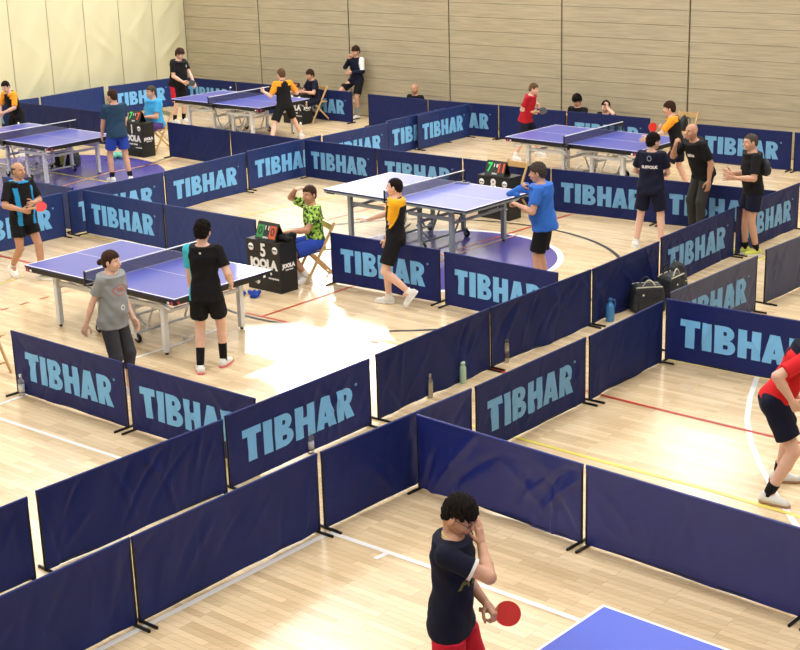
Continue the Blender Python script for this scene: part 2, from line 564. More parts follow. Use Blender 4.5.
sun_patch_hole([(318, 282), (332, 268), (346, 330), (322, 322)])

# ------------------------------------------------------------------ barriers
def patch(P, nx, nz):
    """quad P (4 points in banner u,z) subdivided; returns verts, faces"""
    vs = []
    for j in range(nz + 1):
        for i in range(nx + 1):
            a, b = i / nx, j / nz
            u = (1 - a) * (1 - b) * P[0][0] + a * (1 - b) * P[1][0] + a * b * P[2][0] + (1 - a) * b * P[3][0]
            z = (1 - a) * (1 - b) * P[0][1] + a * (1 - b) * P[1][1] + a * b * P[2][1] + (1 - a) * b * P[3][1]
            vs.append((u, z))
    fs = [(j * (nx + 1) + i, j * (nx + 1) + i + 1, (j + 1) * (nx + 1) + i + 1, (j + 1) * (nx + 1) + i) for j in range(nz) for i in range(nx)]
    return vs, fs

def bowl(x0, x1, z0, z1, th):
    """a D-shaped stroke opening left, as patches"""
    out = []
    rz = (z1 - z0) / 2; zc = (z0 + z1) / 2
    xs = x1 - rz * 0.95
    out.append(((x0, z1 - th), (xs, z1 - th), (xs, z1), (x0, z1)))
    out.append(((x0, z0), (xs, z0), (xs, z0 + th), (x0, z0 + th)))
    N = 8
    for k in range(N):
        a0 = -math.pi / 2 + math.pi * k / N; a1 = -math.pi / 2 + math.pi * (k + 1) / N
        def pt(a, ro):
            rx = (x1 - xs) - ro * 1.15; rzz = rz - ro
            return (xs + rx * math.cos(a), zc + rzz * math.sin(a))
        out.append((pt(a0, th), pt(a0, 0), pt(a1, 0), pt(a1, th)))
    return out

def letters_tibhar():
    """patches in a unit box 3.57 wide, 1 high"""
    o = []
    T = .30
    def rect(x0, z0, x1, z1): o.append(((x0, z0), (x1, z0), (x1, z1), (x0, z1)))
    rect(0, .76, .60, 1); rect(.16, 0, .44, .76)                              # T
    rect(.67, 0, .95, 1)                                                       # I
    x = 1.03; rect(x, 0, x + .26, 1)                                            # B
    o.extend(bowl(x + .26, x + .58, .48, 1, .19)); o.extend(bowl(x + .26, x + .62, 0, .53, .19))
    x = 1.72; rect(x, 0, x + .26, 1); rect(x + .26, .38, x + .40, .62); rect(x + .40, 0, x + .66, 1)   # H
    x = 2.42                                                                   # A
    o.append(((x, 0), (x + .27, 0), (x + .42, 1), (x + .21, 1)))
    o.append(((x + .43, 0), (x + .70, 0), (x + .49, 1), (x + .28, 1)))
    rect(x + .2, .16, x + .5, .36)
    x = 3.16; rect(x, 0, x + .26, 1)                                            # R
    o.extend(bowl(x + .26, x + .60, .40, 1, .20))
    o.append(((x + .34, 0), (x + .64, 0), (x + .46, .46), (x + .22, .46)))
    return o
LETTERS = letters_tibhar()
# the small registered mark: a ring
REG = []
for k in range(10):
    a0, a1 = 2 * math.pi * k / 10, 2 * math.pi * (k + 1) / 10
    REG.append(tuple((3.90 + r * math.cos(a), .97 + r * math.sin(a)) for a, r in ((a0, .02), (a0, .045), (a1, .045), (a1, .02))))

BH = 0.70
def barrier(p0, p1, label, text=False, m_=None, lm=None, seed=0, amp=1.0, group=None, foot=(1, 1), to=0.0):
    """folding court surround from p0 to p1; its printed side faces right of p0->p1"""
    m_ = m_ or NAVY; lm = lm or LBLUE
    p0, p1 = Vector((p0[0], p0[1], 0)), Vector((p1[0], p1[1], 0))
    L = (p1 - p0).length; ang = math.atan2(p1.y - p0.y, p1.x - p0.x)
    t = thing('court_barrier', label, 'barrier', (p0 + p1) / 2, ang, group)
    r_ = random.Random(seed * 7 + 3)
    w = [(r_.uniform(2, 5), r_.uniform(-4, 4), r_.uniform(0, 6), r_.uniform(.4, 1)) for _ in range(2)] + \
        [(r_.uniform(8, 16), r_.uniform(-9, 9), r_.uniform(0, 6), r_.uniform(.25, .5)) for _ in range(4)]
    zb = .014
    folds = [(r_.uniform(-L / 2, L / 2), r_.uniform(.2, .6), r_.choice((1, 1, -1)) * r_.uniform(.6, 1.45), r_.uniform(.014, .04), r_.uniform(.12, .4), r_.choice((-1, 1)) * r_.uniform(.004, .012)) for _ in range(16)]
    swc, sws = r_.uniform(-.3, .3) * L, r_.uniform(.5, 1)
    def disp(u, z):
        e = min(1, (L / 2 - abs(u)) / .12); e = max(0, e)
        f = min(1, (BH - z) / .12)
        d = sum(a * math.sin(kx * u + kz * z + ph) for kx, kz, ph, a in w) * .0045
        for fu, fz, fa, fw, fl, fh in folds:
            du, dz = u - fu, z - fz
            c_, s_ = math.cos(fa), math.sin(fa)
            al = du * c_ + dz * s_; ac = -du * s_ + dz * c_ + .25 * al * al
            d += fh * math.exp(-(ac / fw) ** 2 - (al / fl) ** 4)
        return d * e * f * amp
    def bot(u):
        return zb + .010 * math.sin(3 * u + seed) * (1 - abs(u) / (L / 2)) * amp
    NX, NZ = 84, 26
    b = MB()
    hl = L / 2 - .004
    for side in (-1, 1):
        vs = []
        for j in range(NZ + 1):
            for i in range(NX + 1):
                u = -hl + 2 * hl * i / NX
                z = bot(u) + (BH - .012 - bot(u)) * j / NZ
                vs.append((u, disp(u, z) + side * (.004 + .009 * (j / NZ) ** 8), z))
        fs = [(j * (NX + 1) + i, j * (NX + 1) + i + 1, (j + 1) * (NX + 1) + i + 1, (j + 1) * (NX + 1) + i) for j in range(NZ) for i in range(NX)]
        if side > 0: fs = [f[::-1] for f in fs]
        b.add(vs, fs, m_, True)
    b.tube([(-hl, 0, BH - .012), (hl, 0, BH - .012)], .014, m_, 8)
    # closing strips at the ends and the foot
    for u in (-hl, hl):
        vs = []
        for j in range(NZ + 1):
            z = bot(u) + (BH - .012 - bot(u)) * j / NZ
            q = .004 + .009 * (j / NZ) ** 8
            vs += [(u, -q, z), (u, q, z)]
        b.add(vs, [(2 * j, 2 * j + 1, 2 * j + 3, 2 * j + 2) for j in range(NZ)], m_)
    ban = b.build('banner', t)
    if text:
        b = MB()
        H = .315; W = L * .775 / 3.80
        x0 = -L * (.405 - to); z0 = .185
        for q in LETTERS + REG:
            vs, fs = patch([(x0 + p[0] * W, z0 + p[1] * H) for p in q], 8, 8)
            b.add([(u, disp(u, z) - .0088, z) for u, z in vs], fs, lm)
        le = b.build('lettering', ban)
        le['label'] = 'pale blue TIBHAR lettering'
    b = MB()
    for u in (-L / 2 + .011, L / 2 - .011):
        b.tube([(u, 0, .012), (u, 0, BH - .02)], .0105, BLACKM, 8)
    b.tube([(-L / 2 + .011, 0, .03), (L / 2 - .011, 0, .03)], .005, BLACKM, 6)
    b.build('frame', t)
    for u, on in ((-L / 2 + .03, foot[0]), (L / 2 - .03, foot[1])):
        if on:
            b = MB()
            b.bar((u, -.17 * on, .011), (u, .12, .011), .02, .02, BLACKM, bevel=.004)
            b.build('foot', t)
    return t

NB = 'navy barrier'
BARR = [
 # corridor row nearest the camera
 ((-3.22, 7.89), (-1.98, 9.37), 'plain navy barrier at bottom left, left of the white line running to the corner', 0, NAVY, 1.0),
 ((-1.97, 9.37), (-.71, 10.85), 'plain navy barrier beside the straight white line, left of the white line corner', 0, NAVY, 1.2),
 ((-.68, 10.87), (.63, 12.30), 'plain navy barrier running behind the corner of the royal blue barrier', 0, NAVY, 1.2),
 ((.12, 11.68), (1.41, 10.45), 'royal blue sagging barrier behind the boy holding his face', 0, ROYAL, 2.0),
 ((1.43, 10.44), (2.82, 9.14), 'long royal blue barrier at bottom right in front of the red shirted player', 0, ROYAL, .7),
 ((2.84, 9.12), (4.2, 7.85), 'royal blue barrier continuing past the lower right edge', 0, ROYAL, .7),
 ((-4.14, 8.67), (-2.9, 10.15), 'plain navy barrier cut by the left edge, lower left', 0, NAVY, 1.0),
 ((-2.86, 10.25), (-1.57, 11.7), 'plain navy barrier left of the TIBHAR one with the clear bottle', 0, NAVY, 1.5),
 ((-1.56, 11.77), (-.31, 13.25), 'TIBHAR barrier with the clear plastic bottle standing before it', 1, NAVY, .8),
 ((-.25, 13.36), (.97, 14.84), 'plain creased navy barrier behind the steel and pale green bottles', 0, NAVY2, 1.6),
 ((.98, 14.85), (2.27, 16.32), 'plain creased navy barrier behind the bottle with the two-part steel body', 0, NAVY2, 2.0),
 ((2.29, 16.33), (3.3, 17.57), 'creased dark blue barrier behind the black sports bags', 0, NAVY2, 2.0),
 ((3.36, 17.76), (4.67, 19.35), 'TIBHAR barrier just behind the backpacks and in front of the bald man', 1, NAVY2, .9),
 ((4.71, 19.39), (5.98, 20.86), 'TIBHAR barrier behind the legs of the man in yellow shoes', 1, NAVY2, .9),
 # near court, camera side
 ((-4.13, 14.56), (-2.72, 13.35), 'TIBHAR barrier with an open left end, small bottle at its foot', 1, NAVY, .8),
 ((-2.68, 13.33), (-1.33, 12.2), 'TIBHAR barrier below the boy in the black and turquoise shirt', 1, NAVY, .9),
 # court on the right
 ((.67, 12.34), (1.86, 13.71), 'TIBHAR barrier below the three drinking bottles', 1, NAVY2, .9),
 ((1.9, 13.73), (2.86, 14.92), 'plain dark blue barrier below the light blue bottle', 0, NAVY2, 1.8),
 ((2.91, 15.0), (4.42, 13.78), 'large lettered TIBHAR barrier behind the red shirted player', 1, NAVY, .7),
 ((2.99, 15.22), (4.33, 16.71), 'greyish TIBHAR barrier right of the backpacks', 1, SLATE, .9),
 ((4.5, 16.98), (5.84, 18.4), 'plain grey barrier at the right edge below the yellow shoes', 0, SLATE, 1.0),
 # behind the near table
 ((-4.87, 21.99), (-3.43, 20.72), 'TIBHAR barrier above the far end of the near table', 1, MIDBLUE, .8),
 ((-3.42, 20.71), (-1.96, 19.5), 'plain mid blue barrier left of the desk numbered 5', 0, MIDBLUE, .6),
 ((-6.42, 20.35), (-5.15, 21.8), 'TIBHAR barrier behind the bald player with the red bat', 1, MIDBLUE, .8),
 ((-6.45, 23.27), (-5.06, 22.15), 'plain blue barrier behind the head of the bald player with the bat', 0, MIDBLUE, .6),
 ((-5.09, 21.87), (-3.81, 23.25), 'half hidden TIBHAR barrier below the man in blue shorts', 1, MIDBLUE, .8),
 ((-3.8, 23.29), (-2.61, 24.82), 'fully visible TIBHAR barrier left of its neighbour cut by the corner', 1, MIDBLUE, .8),
 ((-2.6, 24.94), (-1.36, 26.4), 'TIBHAR barrier whose last letter is hidden behind the corner above the desk 5 umpire', 1, MIDBLUE, .8),
 # middle court
 ((-.89, 18.61), (.53, 17.46), 'TIBHAR barrier behind the legs of the player in yellow and black', 1, NAVY, .7),
 ((.58, 17.38), (1.87, 16.2), 'TIBHAR barrier below the man in the bright blue shirt', 1, NAVY, .7),
 ((-1.64, 25.98), (-.32, 24.83), 'TIBHAR barrier left of the one partly covered by the pale table', 1, NAVY2, .7),
 ((-.31, 24.81), (1.12, 23.66), 'TIBHAR barrier partly covered by the far edge of the pale table', 1, NAVY2, .7),
 ((1.14, 23.64), (2.47, 22.53), 'plain dark barrier behind the desk numbered 8', 0, NAVY2, .6),
 ((2.49, 22.51), (3.98, 21.43), 'TIBHAR barrier left of the legs of the woman in navy', 1, NAVY2, .7),
 ((4.0, 21.41), (5.5, 20.34), 'TIBHAR barrier behind the legs of the bald man in trousers', 1, NAVY2, .7),
 # far courts
 ((-4.51, 28.53), (-3.14, 27.25), 'plain navy barrier with a free left end below the far table', 0, NAVY2, .5),
 ((-3.12, 27.23), (-1.72, 26.06), 'plain navy barrier below the feet of the far player in orange', 0, NAVY2, .5),
 ((-1.32, 26.33), (-.11, 27.62), 'TIBHAR barrier half hidden behind a lower one near the centre', 1, MIDBLUE, .7),
 ((-.16, 27.8), (1.06, 29.27), 'TIBHAR barrier of which only its first letters show', 1, MIDBLUE, .7),
 ((.46, 28.38), (1.57, 29.78), 'TIBHAR barrier standing across in front of the far row, fully readable', 1, MIDBLUE, .7),
 ((-5.16, 35.64), (-3.75, 34.45), 'TIBHAR barrier by the wall behind the far table end', 1, NAVY2, .5),
 ((-3.73, 34.43), (-2.34, 33.25), 'plain barrier by the wall behind the far net', 0, NAVY2, .5),
 ((-2.32, 33.23), (-.91, 32.04), 'TIBHAR barrier right of the folding chair with the seated boy', 1, NAVY2, .5),
 ((-.55, 31.64), (.73, 30.53), 'plain barrier in front of the bald spectator', 0, NAVY2, .9),
 ((.75, 30.51), (2.15, 29.44), 'TIBHAR barrier of the wall row with only its last two letters clear', 1, NAVY2, .5),
 ((2.17, 29.42), (3.42, 28.36), 'plain barrier behind the boy in the red shirt', 0, NAVY2, .5),
 ((3.44, 28.34), (4.88, 27.17), 'TIBHAR barrier in front of the two seated spectators', 1, NAVY2, .5),
 ((5.6, 26.35), (7.05, 25.19), 'TIBHAR barrier by the wall behind the man with open hands', 1, NAVY2, .5),
 ((7.08, 25.15), (8.5, 23.95), 'TIBHAR barrier by the wall cut by the right edge', 1, NAVY2, .5),
 ((-8.44, 32.35), (-8.05, 32.72), 'short visible end of blue barrier by the cream wall', 0, MIDBLUE, .5),
 ((-8.02, 32.79), (-6.88, 34.33), 'plain blue barrier below the cream wall left of the seated blue umpire', 0, MIDBLUE, .9),
 ((-6.76, 34.3), (-5.42, 35.55), 'TIBHAR barrier below the cream wall behind the seated blue umpire', 1, MIDBLUE, .5),
 ((-9.9, 33.28), (-8.6, 32.2), 'TIBHAR barrier behind the orange player at the left edge', 1, NAVY2, .5),
 ((-8.45, 32.1), (-7.0, 30.92), 'plain dark barrier right of the orange player at the left edge', 0, NAVY2, .5),
 ((-6.98, 30.9), (-5.72, 29.83), 'plain dark barrier ending behind the man in blue shorts', 0, NAVY2, .5),
]
TO = {' with an open left end': .02, ' below the boy in the b': -.045, ' below the three drinki': -.035, ' with the clear plastic': -.02, ' left of the legs of th': .09,
      ' below the man in the b': .045, ' just behind the backpa': -.02, ' behind the red shirted': .012}
for i, (a, b, lab, tx, m_, amp) in enumerate(BARR):
    barrier(a, b, lab, bool(tx), m_, LBLUE2 if m_ in (NAVY2, SLATE) else LBLUE, i, amp, 'court surrounds of dark blue vinyl', to=TO.get(lab.split(' barrier')[1][:22], 0))

# ------------------------------------------------------------------ tables
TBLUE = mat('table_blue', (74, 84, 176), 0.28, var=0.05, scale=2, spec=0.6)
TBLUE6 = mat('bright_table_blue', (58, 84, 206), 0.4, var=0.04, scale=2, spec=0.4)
TPALE = mat('glare_lightened_table_blue', (104, 114, 196), 0.36, var=0.05, scale=2, spec=0.9)  # lighter copy of the table blue, window glare painted into the colour
TLINE = mat('table_line_white', (238, 238, 242), 0.35, var=0.02)
LEGW = mat('pale_grey_steel', (222, 226, 230), 0.4, metal=0.1, var=0.05)
LEGG = mat('grey_green_steel', (150, 160, 156), 0.4, metal=0.2, var=0.05)
PINK = mat('pink_plastic', (220, 60, 100), 0.5)
RUB = mat('black_rubber', (22, 22, 24), 0.7)

def net_material():
    m = bpy.data.materials.new('net_mesh')
    m.use_nodes = True
    nt = m.node_tree
    b = nt.nodes['Principled BSDF']
    b.inputs['Base Color'].default_value = lin((30, 32, 60))
    b.inputs['Roughness'].default_value = 0.8
    b.inputs['Alpha'].default_value = 0.55
    return m
NETM = net_material()

def table(name, x, y, yaw, label, top, steel, apron=None, arch=True, net=True, apron_steel=False):
    t = thing(name, label, 'table', (x, y, 0), R(yaw), 'table tennis tables')
    L2, W2 = 1.37, .7625
    AP = steel if apron_steel else BLACK
    for sx in (-1, 1):
        b = MB()
        x0, x1 = (.002, L2) if sx > 0 else (-L2, -.002)
        b.box(((x0 + x1) / 2, 0, .748), (x1 - x0, 2 * W2, .022), top)
        # painted lines
        z = .7595
        for (a0, a1, c0, c1) in ((x0, x1, -W2, -W2 + .02), (x0, x1, W2 - .02, W2), (x0, x1, -.0015, .0015)):
            b.box(((a0 + a1) / 2, (c0 + c1) / 2, z), (a1 - a0, max(c1 - c0, .006), .001), TLINE)
        e = L2 - .01
        b.box((sx * e, 0, z), (.02, 2 * W2 - .04, .001), TLINE)
        b.build('table_top', t)
        b = MB()
        hgt = .035 if apron_steel else .055
        for sy in (-1, 1):
            b.box(((x0 + x1) / 2, sy * (W2 - .014), .737 - hgt / 2), (x1 - x0 - .02, .022, hgt), AP)
        b.box((sx * (L2 - .016), 0, .737 - hgt / 2), (.022, 2 * W2 - .04, hgt), AP)
        b.box((sx * .03, 0, .737 - hgt / 2), (.022, 2 * W2 - .06, hgt), AP)
        # thin dark edge just under the board
        b.box(((x0 + x1) / 2, -(W2 - .002), .741), (x1 - x0, .004, .018), BLACK)
        b.box(((x0 + x1) / 2, (W2 - .002), .741), (x1 - x0, .004, .018), BLACK)
        b.box((sx * (L2 + .001), 0, .741), (.003, 2 * W2, .018), BLACK)
        ap = b.build('apron', t)
        b = MB()
        if not apron_steel:
            b.box((sx * (L2 - .11), -(W2 - .001), .703), (.035, .004, .026), WHITE)
            b.box((sx * (L2 - .05), -(W2 - .001), .703), (.026, .004, .036), PINK)
            if sx > 0:
                b.box((L2 - .003, -(W2 - .06), .703), (.004, .026, .036), PINK)
                b.box((L2 - .003, W2 - .11, .703), (.004, .035, .026), WHITE)
        else:
            b.box((sx * (L2 - .14), -(W2 - .002), .705), (.16, .006, .022), BLACK)
            b.box((sx * (L2 - .003), W2 - .2, .705), (.006, .16, .022), BLACK)
        b.build('badge', ap)
        # frame of each half
        b = MB()
        fx = .98
        for sy in (-1, 1):
            yy = sy * .58
            b.bar((sx * .16, yy, .55), (sx * fx, yy, .55), .03, .055, steel, bevel=.004)
            b.bar((sx * .16, yy, .675), (sx * (L2 - .12), yy, .675), .03, .03, steel, bevel=.003)
            if arch:
                pts = [(sx * (.12 + 1.1 * k / 10), sy * (W2 - .06), .60 + .075 * math.sin(math.pi * k / 10) ** .6) for k in range(11)]
                b.tube(pts, .02, steel, 8)
        b.bar((sx * fx, -.58, .50), (sx * fx, .58, .50), .03, .04, steel, bevel=.004)
        b.bar((sx * .3, -.55, .42), (sx * .3, .55, .42), .03, .04, steel, bevel=.004)
        b.bar((sx * .3, -.5, .1), (sx * .3, .5, .1), .025, .03, steel, bevel=.003)
        b.bar((sx * .3, .3, .12), (sx * .55, .3, .67), .02, .02, steel)
        b.bar((sx * .3, -.3, .12), (sx * .55, -.3, .67), .02, .02, steel)
        b.bar((sx * .06, -.3, .3), (sx * .3, -.3, .12), .02, .02, steel)
        b.box((sx * .09, 0, .62), (.07, .5, .12), steel, bevel=.006)
        b.build('undercarriage', t)
        for sy in (-1, 1):
            b = MB()
            b.bar((sx * fx, sy * .6, .03), (sx * fx, sy * .6, .68), .064, .064, steel, up=(1, 0, 0), bevel=.006)
            b.tube([(sx * fx, sy * .6, 0), (sx * fx, sy * .6, .034)], .02, RUB, 10)
            b.build('leg', t)
            b = MB()
            b.bar((sx * .3, sy * .5, .105), (sx * .3, sy * .5, .64), .055, .055, steel, up=(1, 0, 0), bevel=.006)
            lg = b.build('leg', t)
            b = MB()
            wx, wy = sx * .36, sy * .5
            b.lathe([(.012, -.014), (.052, -.014), (.058, -.006), (.058, .006), (.052, .014), (.012, .014)], RUB, 18, (wx, wy, .058), Matrix.Rotation(math.pi / 2, 3, 'X'))
            b.lathe([(.0, -.016), (.022, -.016), (.022, .016), (0, .016)], ALU, 12, (wx, wy, .058), Matrix.Rotation(math.pi / 2, 3, 'X'))
            b.box((wx - sx * .02, wy + .022, .095), (.05, .006, .08), steel)
            b.box((wx - sx * .02, wy - .022, .095), (.05, .006, .08), steel)
            b.build('caster', lg)
    if net:
        b = MB()
        b.box((0, 0, .762 + .07), (.003, 1.80, .135), NETM)
        nn = b.build('net', t)
        b = MB()
        b.box((0, 0, .762 + .1475), (.012, 1.83, .012), WHITE)
        b.build('net_tape', nn)
        for sy in (-1, 1):
            b = MB()
            b.box((0, sy * .915, .835), (.018, .018, .165), BLACKM, bevel=.003)
            b.box((0, sy * .84, .744), (.05, .17, .012), BLACKM)
            b.box((0, sy * .78, .70), (.04, .03, .08), BLACKM)
            b.build('net_post', nn)
    return t

table('table_tennis_table', -3.054, 16.805, -40.2, 'blue table tennis table beside the desk numbered 5, boy in turquoise at its end', TBLUE, LEGW)
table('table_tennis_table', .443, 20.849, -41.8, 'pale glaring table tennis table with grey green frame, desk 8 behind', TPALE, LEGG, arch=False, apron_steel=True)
table('table_tennis_table', -3.315, 31.086, -40.6, 'blue table tennis table at the back left between players in black and in orange', TBLUE, LEGW)
table('table_tennis_table', 3.5, 24.925, -41.9, 'blue table tennis table with the boy in red at its end', TBLUE, LEGW)
table('table_tennis_table', -6.76, 27.128, -40.7, 'blue table tennis table cut by the left edge, standing on purple floor', TBLUE, LEGW)
_l = Vector((math.cos(R(-42)), math.sin(R(-42)))); _w = Vector((-_l.y, _l.x))
_c = Vector((1.217, 8.049)) + _l * 1.37 - _w * .7625
table('table_tennis_table', _c.x, _c.y, -42, 'bright blue table corner at the bottom beside the boy with the red bat', TBLUE6, LEGW, net=True)

# ------------------------------------------------------------------ umpire desks, score stands, chairs
DESK = mat('black_desk_board', (20, 20, 22), 0.5, var=0.1)
GREEN = emis('green_digit', (40, 210, 90), 0.25)
REDD = emis('red_digit', (240, 80, 40), 0.3)
CARDB = mat('dark_card', (44, 52, 50), 0.6)
def desk(fr, yaw, num, label, joola=True):
    """fr = front right floor corner; front runs back along -x from there"""
    t = thing('umpire_desk', label, 'desk', (fr[0], fr[1], 0), R(yaw), 'black umpire desks')
    W, D, H = .62, .31, .67
    b = MB()
    b.box((-W / 2, .008, H / 2), (W, .016, H), DESK, bevel=.002)
    b.build('front_panel', t)
    for x in (-.008, -W + .008):
        b = MB(); b.box((x, D / 2 + .008, H / 2 - .001), (.016, D - .016, H - .004), DESK, bevel=.002); b.build('side_panel', t)
    b = MB(); b.box((-W / 2, D / 2, H - .03), (W - .034, D - .04, .016), DESK)
    b.build('shelf', t)
    b = MB(); b.box((-W / 2, D / 2 + .01, H + .004), (W + .004, D + .02, .012), DESK, bevel=.002); b.build('top', t)
    b = MB()
    F = lambda x, z: face_matrix((x, -.0015, z), (1, 0, 0))
    b.text(num, .24, WHITE, F(-W / 2, .545), bold=.008, sx=.9)
    b.text('JOOLA', .165, WHITE, F(-W / 2, .365), bold=.011, sx=.98)
    b.text('TABLE TENNIS', .04, WHITE, F(-W / 2 + .02, .25), bold=.002)
    b.text('www.joola.de', .035, WHITE, F(-.13, .19), bold=.0015)
    for x in (-W + .085, -.085):
        b.lathe([(.0, 0), (.05, 0), (.05, .0015), (0, .0015)], WHITE, 24, (x, -.002, .575), Matrix.Rotation(math.pi / 2, 3, 'X'))
        b.text('ETTU', .03, BLACK, face_matrix((x, -.0045, .575), (1, 0, 0)), bold=.002)
    b.text('JOOLA', .072, WHITE, face_matrix((.0015, D / 2, .36), (0, 1, 0)), bold=.005)
    b.text('TABLE TENNIS', .022, WHITE, face_matrix((.0015, D / 2 + .01, .305), (0, 1, 0)), bold=.001)
    b.build('lettering', t)
    return t

def score(loc, yaw, left, right, label, mid='11', cards=True):
    t = thing('score_flip_stand', label, 'scoreboard', loc, R(yaw), 'score stands')
    b = MB()
    W, H, lean = .38, .22, .09
    for s in (-1, 1):
        P0 = Vector((-W / 2, s * lean, 0)); P1 = Vector((W / 2, s * lean, 0)); P2 = Vector((W / 2, s * .004, H)); P3 = Vector((-W / 2, s * .004, H))
        n = (P1 - P0).cross(P3 - P0).normalized() * .004
        b.add([P0 - n, P1 - n, P2 - n, P3 - n, P0 + n, P1 + n, P2 + n, P3 + n], [(0, 1, 2, 3), (7, 6, 5, 4), (0, 4, 5, 1), (1, 5, 6, 2), (2, 6, 7, 3), (3, 7, 4, 0)], CARDB if s < 0 else BLACK)
    b.build('stand', t)
    up = Vector((0, lean - .004, H)).normalized()
    o = Vector((0, -lean - .0, 0))
    nrm = Vector((0, -1, .4)).normalized() * .006
    for x, txt, m_ in ((-W * .3, left, GREEN), (W * .3, right, REDD)):
        b = MB()
        if cards: m_ = mat('green_card', (52, 150, 84), .5) if m_ is GREEN else mat('orange_card', (216, 92, 52), .5)
        if cards:
            M = face_matrix(o + up * H * .5 + Vector((x, 0, 0)) + nrm, (1, 0, 0), up)
            b.box((0, 0, 0), (.12, .17, .003), m_, None)
            b.v = [tuple(M @ Vector(v)) for v in b.v]
            M.translation += nrm * .6
            b.text(txt, .15, CARDB, M, bold=.003)
        else:
            M = face_matrix(o + up * H * .55 + Vector((x, 0, 0)) + nrm, (1, 0, 0), up)
            b.text(txt, .2, m_, M, bold=.006, sx=.85)
        b.build('number_card', t)
    b = MB()
    M = face_matrix(o + up * H * .72 + nrm, (1, 0, 0), up)
    b.text(mid, .075, WHITE, M, bold=.003)
    M = face_matrix(o + up * H * .14 + nrm, (1, 0, 0), up)
    b.text('JOOLA', .03, WHITE, M, bold=.002)
    b.build('games_card', t)
    return t

WOOD = mat('pale_beech', (206, 170, 116), 0.5, var=0.15, scale=12)
def chair(x, y, yaw, label):
    t = thing('folding_chair', label, 'chair', (x, y, 0), R(yaw), 'wooden folding chairs')
    for sy in (-1, 1):
        b = MB(); b.bar((.24, sy * .2, .0), (-.2, sy * .2, .80), .022, .034, WOOD, up=(1, 0, 0), bevel=.004); b.build('leg', t)
        b = MB(); b.bar((-.25, sy * .17, .0), (.15, sy * .17, .44), .022, .034, WOOD, up=(1, 0, 0), bevel=.004); b.build('leg', t)
    b = MB()
    for k in range(6):
        b.box((-.15 + k * .066, 0, .447), (.056, .40, .014), WOOD, bevel=.003)
    b.box((0, .15, .434), (.38, .02, .018), WOOD); b.box((0, -.15, .434), (.38, .02, .018), WOOD)
    b.build('seat', t)
    b = MB()
    b.bar((-.165, -.2, .735), (-.165, .2, .735), .014, .09, WOOD, bevel=.003)
    b.build('backrest', t)
    b = MB()
    b.bar((.175, -.2, .12), (.175, .2, .12), .018, .018, WOOD); b.bar((-.2, -.17, .06), (-.2, .17, .06), .018, .018, WOOD)
    b.build('stretcher', t)
    return t

DY = -41.5
desk((-1.54, 18.11), DY, '5', 'black umpire desk numbered 5 by the near table')
desk((1.76, 21.92), DY, '8', 'black umpire desk numbered 8 behind the pale table')
desk((-5.03, 28.5), DY, '1', 'black umpire desk beside the seated umpire in light blue')
desk((-2.03, 32.05), DY, '2', 'black umpire desk beside the boy seated by the wall')
def dpt(fr, a, b_, z):      # point on a desk: a along the front from the right, b_ backwards
    d = Vector((math.cos(R(DY)), math.sin(R(DY)))); n = Vector((-d.y, d.x))
    p = Vector(fr) - d * a + n * b_
    return (p.x, p.y, z)
DH = .682
score(dpt((-1.54, 18.11), .31, .14, DH), DY, '0', '0', 'tent shaped score stand on desk 5 with green and orange cards', "1 1")
score(dpt((1.76, 21.92), .33, .14, DH), DY, '7', '11', 'tent shaped score stand on desk 8 reading 7 and 11', '1 0', cards=False)
score(dpt((-5.03, 28.5), .31, .14, DH), DY, '7', '7', 'tent shaped score stand beside the umpire in light blue', '1 1', cards=False)
score(dpt((-2.03, 32.05), .4, .14, DH), DY, '3', '5', 'score stand partly hidden behind the far player in orange', '0 0', cards=False)

# ------------------------------------------------------------------ people: signed-distance bodies
def surface_nets(F, org, st):
    ins = F < 0
    n = ins.shape
    c8 = [ins[i:n[0] - 1 + i, j:n[1] - 1 + j, k:n[2] - 1 + k] for i in (0, 1) for j in (0, 1) for k in (0, 1)]
    s_ = sum(x.astype(np.int8) for x in c8)
    act = (s_ > 0) & (s_ < 8)
    I = np.argwhere(act)
    idx = -np.ones(act.shape, np.int32); idx[act] = np.arange(len(I))
    acc = np.zeros((len(I), 3)); cnt = np.zeros(len(I))
    corners = [(i, j, k) for i in (0, 1) for j in (0, 1) for k in (0, 1)]
    val = {q: F[I[:, 0] + q[0], I[:, 1] + q[1], I[:, 2] + q[2]] for q in corners}
    for q in corners:
        for ax in range(3):
            if q[ax] == 0:
                q2 = list(q); q2[ax] = 1; q2 = tuple(q2)
                a, b = val[q], val[q2]
                m = (a < 0) != (b < 0)
                t = np.where(m, a / np.where(m, a - b, 1), 0)
                p = np.tile(np.array(q, float), (len(I), 1)); p[:, ax] = t
                acc[m] += p[m]; cnt[m] += 1
    V = (I + acc / cnt[:, None]) * st + np.array(org)
    faces = []
    for ax in range(3):
        b1, b2 = [(1, 2), (2, 0), (0, 1)][ax]
        sl0 = [slice(None)] * 3; sl1 = [slice(None)] * 3
        sl0[ax] = slice(0, n[ax] - 1); sl1[ax] = slice(1, n[ax])
        A, B = ins[tuple(sl0)], ins[tuple(sl1)]
        E = np.argwhere(A != B)
        ok = (E[:, b1] > 0) & (E[:, b2] > 0) & (E[:, b1] < n[b1] - 1) & (E[:, b2] < n[b2] - 1)
        E = E[ok]
        sgn = A[E[:, 0], E[:, 1], E[:, 2]]
        e1 = np.zeros(3, int); e1[b1] = 1; e2 = np.zeros(3, int); e2[b2] = 1
        def g(o): 
            q = E - o
            return idx[q[:, 0], q[:, 1], q[:, 2]]
        q = np.stack([g(e1 + e2), g(e2), g(np.zeros(3, int)), g(e1)], 1)
        q[~sgn] = q[~sgn][:, ::-1]
        faces.append(q)
    return V, np.concatenate(faces)

